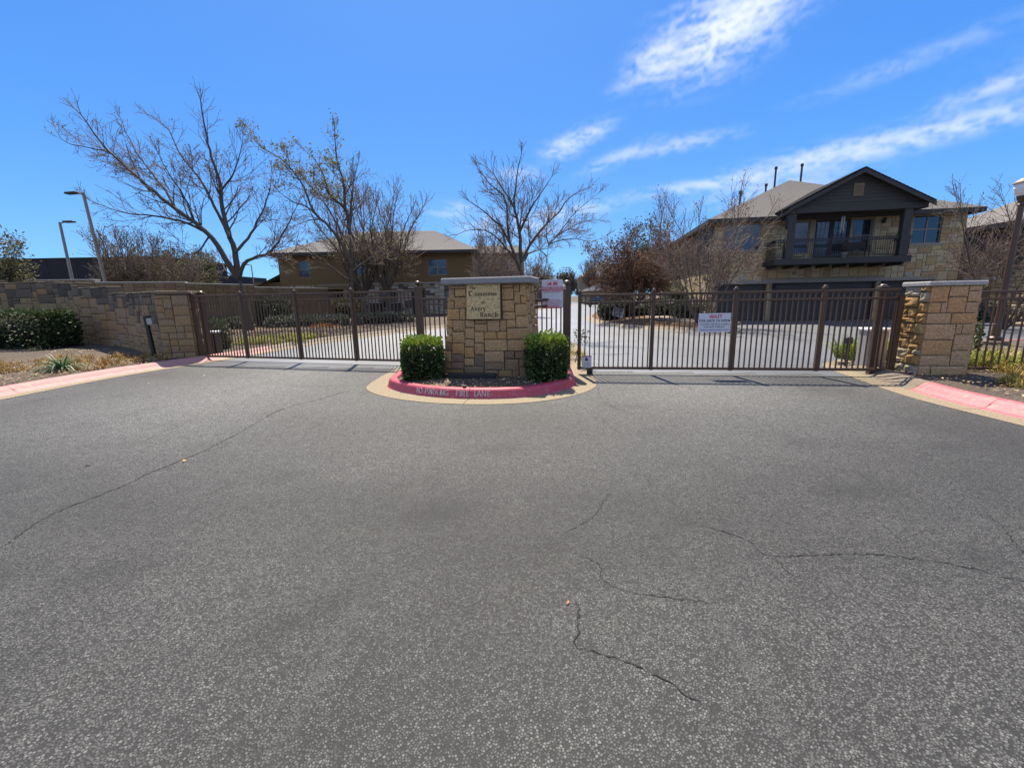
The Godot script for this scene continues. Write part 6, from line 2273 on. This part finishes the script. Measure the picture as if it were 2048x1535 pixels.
func build_shrubs() -> void:
	var green := [Color(0.035, 0.065, 0.016), Color(0.055, 0.095, 0.022), Color(0.075, 0.12, 0.028)]
	var sunlit_top := [Color(0.22, 0.30, 0.03), Color(0.17, 0.26, 0.03), Color(0.28, 0.34, 0.05)]  # sunlight on the boxwood tops, put into the leaf colours
	shrub("boxwood", "clipped square boxwood left of the stone sign", Vector3(-1.80, 0.12, -8.72), Vector3(0.375, 0.36, 0.34), 4800, 0.052, green, sunlit_top, 8, 0.14, 0.34)
	shrub("boxwood", "clipped square boxwood right of the stone sign with yellow green top", Vector3(0.66, 0.12, -8.32), Vector3(0.345, 0.385, 0.34), 4800, 0.052, green, sunlit_top, 8, 0.14, 0.34)
	var dark := [Color(0.022, 0.038, 0.012), Color(0.032, 0.052, 0.016), Color(0.045, 0.066, 0.022)]
	var o := thing("hedge", "long dark green hedge before the left stone wall", "hedge", Vector3(-20.4, 0.12, -15.9), -4)
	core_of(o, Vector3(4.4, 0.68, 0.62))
	leaf_box(o, "leaves", Vector3(4.4, 0.68, 0.62), 13000, 0.085, dark, [Color(0.07, 0.10, 0.03)], 0.12, 0.16)  # paler top leaves paint the sun on the hedge
	# row of low shrubs behind the left gate
	var silver := [Color(0.06, 0.085, 0.04), Color(0.11, 0.14, 0.08), Color(0.26, 0.29, 0.21)]
	shrub("low_hedge", "pale leaved low shrubs left of the largest tree trunk", Vector3(-16.3, 0.15, -24.6), Vector3(1.4, 0.32, 0.5), 2600, 0.085, silver, [], 20, 0.12, 0.4, "hedge")
	shrub("low_hedge", "pale leaved low shrubs between the two biggest tree trunks", Vector3(-12.3, 0.15, -26.6), Vector3(2.1, 0.31, 0.5), 3400, 0.085, silver, [], 24, 0.12, 0.4, "hedge")
	shrub("low_hedge", "pale leaved low shrubs right of the second tree trunk", Vector3(-8.4, 0.15, -29.2), Vector3(1.7, 0.31, 0.5), 2600, 0.085, silver, [], 20, 0.12, 0.4, "hedge")
	shrub("round_shrub", "tall leafy shrub right of the largest trunk before the back wall", Vector3(-14.9, 0.15, -27.6), Vector3(0.95, 0.85, 0.8), 2600, 0.10, [Color(0.05, 0.075, 0.03), Color(0.10, 0.12, 0.06)], [], 0, 0.2, 0.8)
	shrub("round_shrub", "bright leafy shrub between left pier and gate post", Vector3(-10.2, 0.1, -15.2), Vector3(0.22, 0.45, 0.3), 900, 0.08, [Color(0.06, 0.09, 0.03), Color(0.14, 0.18, 0.08)], [], 0, 0.15, 0.7)
	shrub("round_shrub", "yellow green shrub before the entrance of the tan house", Vector3(-12.7, 0.4, -34.0), Vector3(1.0, 0.65, 0.6), 1300, 0.10, [Color(0.15, 0.14, 0.04), Color(0.20, 0.17, 0.05)], [], 0, 0.2, 0.8)
	shrub("round_shrub", "round dark shrub behind the tilted white board", Vector3(6.6, 0.15, -28.9), Vector3(0.75, 0.62, 0.7), 2200, 0.07, dark, [], 0, 0.06, 0.85)
	shrub("round_shrub", "grey green shrub before the porch of the stone house", Vector3(10.6, 0.2, -31.0), Vector3(1.0, 0.55, 0.8), 1800, 0.09, silver, [], 0, 0.15, 0.7)
	shrub("round_shrub", "grey green shrub near the crape myrtle foot", Vector3(10.9, 0.2, -26.8), Vector3(0.9, 0.55, 0.8), 1700, 0.08, [Color(0.07, 0.09, 0.05), Color(0.13, 0.15, 0.09)], [], 0, 0.15, 0.7)
	shrub("round_shrub", "tall light green shrub by the stone side wall", Vector3(11.9, 0.2, -31.8), Vector3(0.8, 1.0, 0.7), 1700, 0.09, [Color(0.10, 0.12, 0.06), Color(0.16, 0.17, 0.09)], [], 0, 0.2, 0.8)
	shrub("round_shrub", "small dark shrub at the trunk of the brown leaved tree", Vector3(9.2, 0.2, -31.5), Vector3(1.1, 0.45, 0.8), 1500, 0.08, dark, [], 0, 0.12, 0.7)
	shrub("round_shrub", "reddish twiggy shrub left of the brown leaved tree trunk", Vector3(7.4, 0.15, -30.5), Vector3(1.1, 0.7, 0.8), 1800, 0.08, [Color(0.085, 0.04, 0.03), Color(0.06, 0.045, 0.03)], [], 0, 0.2, 0.8)
	shrub("round_shrub", "leafy green shrub inside the fence right of the stone pillar", Vector3(9.75, 0.12, -9.55), Vector3(0.35, 0.42, 0.35), 700, 0.075, [Color(0.06, 0.10, 0.02), Color(0.13, 0.16, 0.04)], [], 0, 0.15, 0.8)
	shrub("round_shrub", "dark green shrub at the right edge behind the fence", Vector3(12.9, 0.12, -9.9), Vector3(0.6, 0.5, 0.5), 1300, 0.075, dark, [], 0, 0.15, 0.8)
	shrub("round_shrub", "pale low shrub at the foot of the brown pillar", Vector3(25.0, 0.14, -23.0), Vector3(0.8, 0.35, 0.6), 900, 0.09, silver, [], 0, 0.15, 0.7)
	# strap leaved plants
	strap_plant("spiky plant with arching pale green leaves beside the left kerb", Vector3(-11.05, 0.13, -10.55), 150, 0.72, [Color(0.14, 0.22, 0.10), Color(0.24, 0.33, 0.18), Color(0.08, 0.13, 0.05)])
	strap_plant("spiky dark plant beside the foot of the right post lamp", Vector3(14.2, 0.12, -11.4), 60, 0.55, [Color(0.05, 0.08, 0.03), Color(0.08, 0.11, 0.04)])
	# woody stalk with few leaves behind the ball topped post
	var s := thing("seedling", "thin stalk with yellowed leaves at the island kerb behind the tall post", "plant", Vector3(1.55, 0.12, -10.4))
	var b := B.new()
	b.tube([Vector3(0, 0, 0), Vector3(0.05, 0.3, 0), Vector3(0.1, 0.55, 0.02), Vector3(0.22, 0.75, 0)], [0.012, 0.01, 0.008, 0.004], 5)
	part(s, "stalk", b.mesh(), M["bark"])
	var w := []
	var c := []
	for i in 90:
		w.append(Transform3D(rand_basis(0.07 * rf(0.6, 1.3)), Vector3(rf(-0.05, 0.3), 0.45 + rf(0, 0.35), rf(-0.15, 0.15))))
		c.append(shade([Color(0.12, 0.13, 0.03), Color(0.17, 0.13, 0.04), Color(0.08, 0.09, 0.02)][i % 3], 0.3))
	scatter(s, "leaves", leaf_mesh, M["leaf"], w, c)


func strap_plant(label: String, at: Vector3, n: int, tall: float, cols: Array) -> void:
	var o := thing("strap_plant", label, "plant", at)
	var bb := B.new()
	bb.colored = true
	for i in n:
		var a := rf(0, TAU)
		var tilt := rf(0.15, 1.0)
		var d := Vector3(cos(a), 0, sin(a))
		var s := Vector3(-d.z, 0, d.x) * 0.014
		var prev := []
		bb.col = shade(cols[rng.randi() % cols.size()], 0.25)
		var l := tall * rf(0.6, 1.15)
		for k in 6:
			var t := k / 5.0
			var p := d * (0.03 + l * t * (0.35 + 0.65 * tilt)) + Vector3.UP * l * (t * (1.15 - 0.35 * tilt) - t * t * (0.35 + 0.75 * tilt))
			p.y = maxf(p.y, 0.01)
			var ww := s * (1.0 - t * t * 0.95)
			var now := [p - ww, p + ww]
			if k:
				bb.quad(prev[0], prev[1], now[1], now[0])
			prev = now
	stuff(o, "leaves", bb.mesh(), M["leaf"])


# ---------- grass and fallen leaves
func build_grass_and_litter() -> void:
	var straw := [Color(0.30, 0.16, 0.04), Color(0.36, 0.21, 0.05), Color(0.20, 0.10, 0.03), Color(0.19, 0.15, 0.035)]
	var lime := [Color(0.22, 0.29, 0.03), Color(0.28, 0.33, 0.05), Color(0.16, 0.23, 0.03)]
	var gold := [Color(0.40, 0.27, 0.055), Color(0.32, 0.20, 0.04), Color(0.24, 0.24, 0.05), Color(0.44, 0.33, 0.08)]
	# region: centre x, z, half x, half z, tufts, blades, height, colours
	var plots := [
		["dry_grass", "orange brown dry grass clumps left of the spiky plant", -12.9, -10.6, 1.7, 0.6, 34, 34, 0.20, straw],
		["dry_grass", "dry grass bank between the spiky plant and the left wall", -11.8, -12.2, 1.8, 0.8, 46, 30, 0.22, straw],
		["dry_grass", "short dry grass along the left kerb", -10.7, -11.2, 0.5, 1.0, 16, 20, 0.14, straw],
		["dry_grass", "yellowed grass patch behind the left gate near the largest tree", -9.9, -17.9, 1.6, 1.7, 90, 30, 0.26, [lime[0], lime[1], gold[0], gold[2]]],
		["green_grass", "bright green grass clump behind the right gate", 8.25, -10.05, 0.42, 0.32, 34, 46, 0.48, lime],
		["green_grass", "yellow green grass inside the fence right of the stone pillar", 9.6, -8.9, 0.95, 0.42, 34, 34, 0.38, [lime[0], lime[1], gold[3], gold[2]]],
		["dry_grass", "golden dry grass before the right stone pillar and fence", 9.8, -6.9, 1.6, 0.55, 110, 36, 0.2, gold],
		["dry_grass", "golden dry grass strip under the right picket fence", 11.2, -7.9, 1.9, 0.35, 60, 30, 0.22, gold],
		["dry_grass", "dry grass near the right kerb at the edge of the picture", 8.9, -5.6, 1.0, 0.6, 60, 34, 0.18, gold],
		["dry_grass", "thin yellow grass on the island behind the stone sign", 1.5, -12.2, 0.4, 1.6, 20, 18, 0.22, [lime[0], gold[0]]],
	]
	for q in plots:
		var w := []
		var c := []
		for i in q[6]:
			var x: float = q[2] + rf(-1, 1) * q[4]
			var z: float = q[3] + rf(-1, 1) * q[5]
			tuft(w, c, Vector3(x, 0.12, z), q[7], q[8] * rf(0.6, 1.2), 0.16, q[9], 0.7)
		scatter(self, q[0], blade_mesh, M["dry_leaf"], w, c, q[1])
	# fallen leaves on the beds
	var litter := [Color(0.36, 0.25, 0.13), Color(0.28, 0.17, 0.08), Color(0.44, 0.34, 0.21), Color(0.20, 0.12, 0.06), Color(0.50, 0.42, 0.30)]
	for q in [
		["leaf_litter", "fallen leaves on the earth left of the drive", -12.2, -10.6, 2.7, 2.3, 3400, 0.055],
		["leaf_litter", "fallen leaves on the earth before the long hedge", -17.0, -12.4, 3.4, 2.4, 2600, 0.06],
		["leaf_litter", "fallen leaves on the earth behind the left gate", -11.6, -21.0, 3.6, 5.2, 4200, 0.075],
		["leaf_litter", "fallen leaves round the right stone pillar and fence", 9.6, -7.9, 2.4, 2.2, 2400, 0.05],
		["leaf_litter", "fallen leaves behind the right hand fence", 11.5, -10.0, 2.6, 1.3, 1500, 0.055],
		["leaf_litter", "fallen leaves on the island earth", -0.45, -7.75, 1.5, 0.55, 700, 0.04],
		["leaf_litter", "fallen leaves and mulch before the stone house", 8.2, -24.5, 1.6, 3.6, 1800, 0.08],
	]:
		var w := []
		var c := []
		for i in q[6]:
			var x: float = q[2] + rf(-1, 1) * q[4]
			var z: float = q[3] + rf(-1, 1) * q[5]
			if q[2] == -12.2 and x > -10.28 - maxf(0.0, z + 9.5) * 0.0 + (0.5 if z < -11.2 else 0.0):
				continue
			if q[2] == -11.6 and x > -8.9 + maxf(0.0, (-z - 17.0)) * 0.42:
				continue
			if q[2] == 9.6 and x < 7.35 + (0.35 if z < -8.3 else 0.0):
				continue
			if q[2] == -0.45 and Vector2((x + 0.55) / 1.75, (z + 8.6) / 1.15).length() > 1.0:
				continue
			if q[2] == 8.2 and (x < 7.6 + (z + 24.5) * 0.25 or x > 9.6):
				continue
			var bas := Basis(Vector3.UP, rf(0, TAU)) * Basis(Vector3.RIGHT, rf(-0.35, 0.35)) * Basis(Vector3.BACK, rf(-0.5, 0.5))
			w.append(Transform3D(bas.scaled(Vector3.ONE * q[7] * rf(0.6, 1.5)), Vector3(x, 0.15 + (0.05 if z < -14 else 0.0) + rf(0.0, 0.03), z)))
			c.append(shade(litter[rng.randi() % litter.size()], 0.25))
		scatter(self, q[0], leaf_mesh, M["dry_leaf"], w, c, q[1])
	# heap of orange leaves and debris under the second tree
	var w := []
	var c := []
	for i in 420:
		var x := rf(-1, 1)
		var z := rf(-1, 1)
		var d := x * x + z * z
		if d > 1.0:
			continue
		w.append(Transform3D(rand_basis(0.13 * rf(0.5, 1.2)), Vector3(-10.9 + x * 0.95, 0.16 + 0.28 * (1.0 - d) * rf(0.3, 1.0), -25.4 + z * 0.7)))
		c.append(shade([Color(0.30, 0.12, 0.035), Color(0.22, 0.09, 0.03), Color(0.36, 0.19, 0.07)][i % 3], 0.3))
	scatter(self, "leaf_heap", leaf_mesh, M["dry_leaf"], w, c, "heap of orange dead leaves left of the second tree trunk")
	# single leaves lying on the asphalt
	for q in [["tan curled leaf on the asphalt beside the long crack", Vector3(-3.64, 0.006, -4.54), 0.075, Color(0.42, 0.28, 0.12)], ["dark narrow leaf on the asphalt left of the long crack", Vector3(-4.62, 0.006, -4.40), 0.07, Color(0.06, 0.045, 0.03)], ["small red brown leaf on the asphalt in the foreground", Vector3(0.30, 0.006, -2.17), 0.035, Color(0.34, 0.15, 0.09)], ["pale scrap on the asphalt before the left gate", Vector3(-7.3, 0.006, -10.2), 0.09, Color(0.6, 0.56, 0.48)], ["pale scrap on the asphalt near the left gutter", Vector3(-7.9, 0.006, -9.3), 0.06, Color(0.6, 0.56, 0.48)]]:
		var o := thing("fallen_leaf", q[0], "leaf", q[1], rf(0, 360), "")
		var m := StandardMaterial3D.new()
		var col: Color = q[3]
		m.albedo_color = col.linear_to_srgb()
		m.resource_name = "leaf_on_asphalt"
		m.roughness = 0.9
		part(o, "blade", leaf_mesh, m, Transform3D(Basis.from_scale(Vector3.ONE * q[2]), Vector3.ZERO))
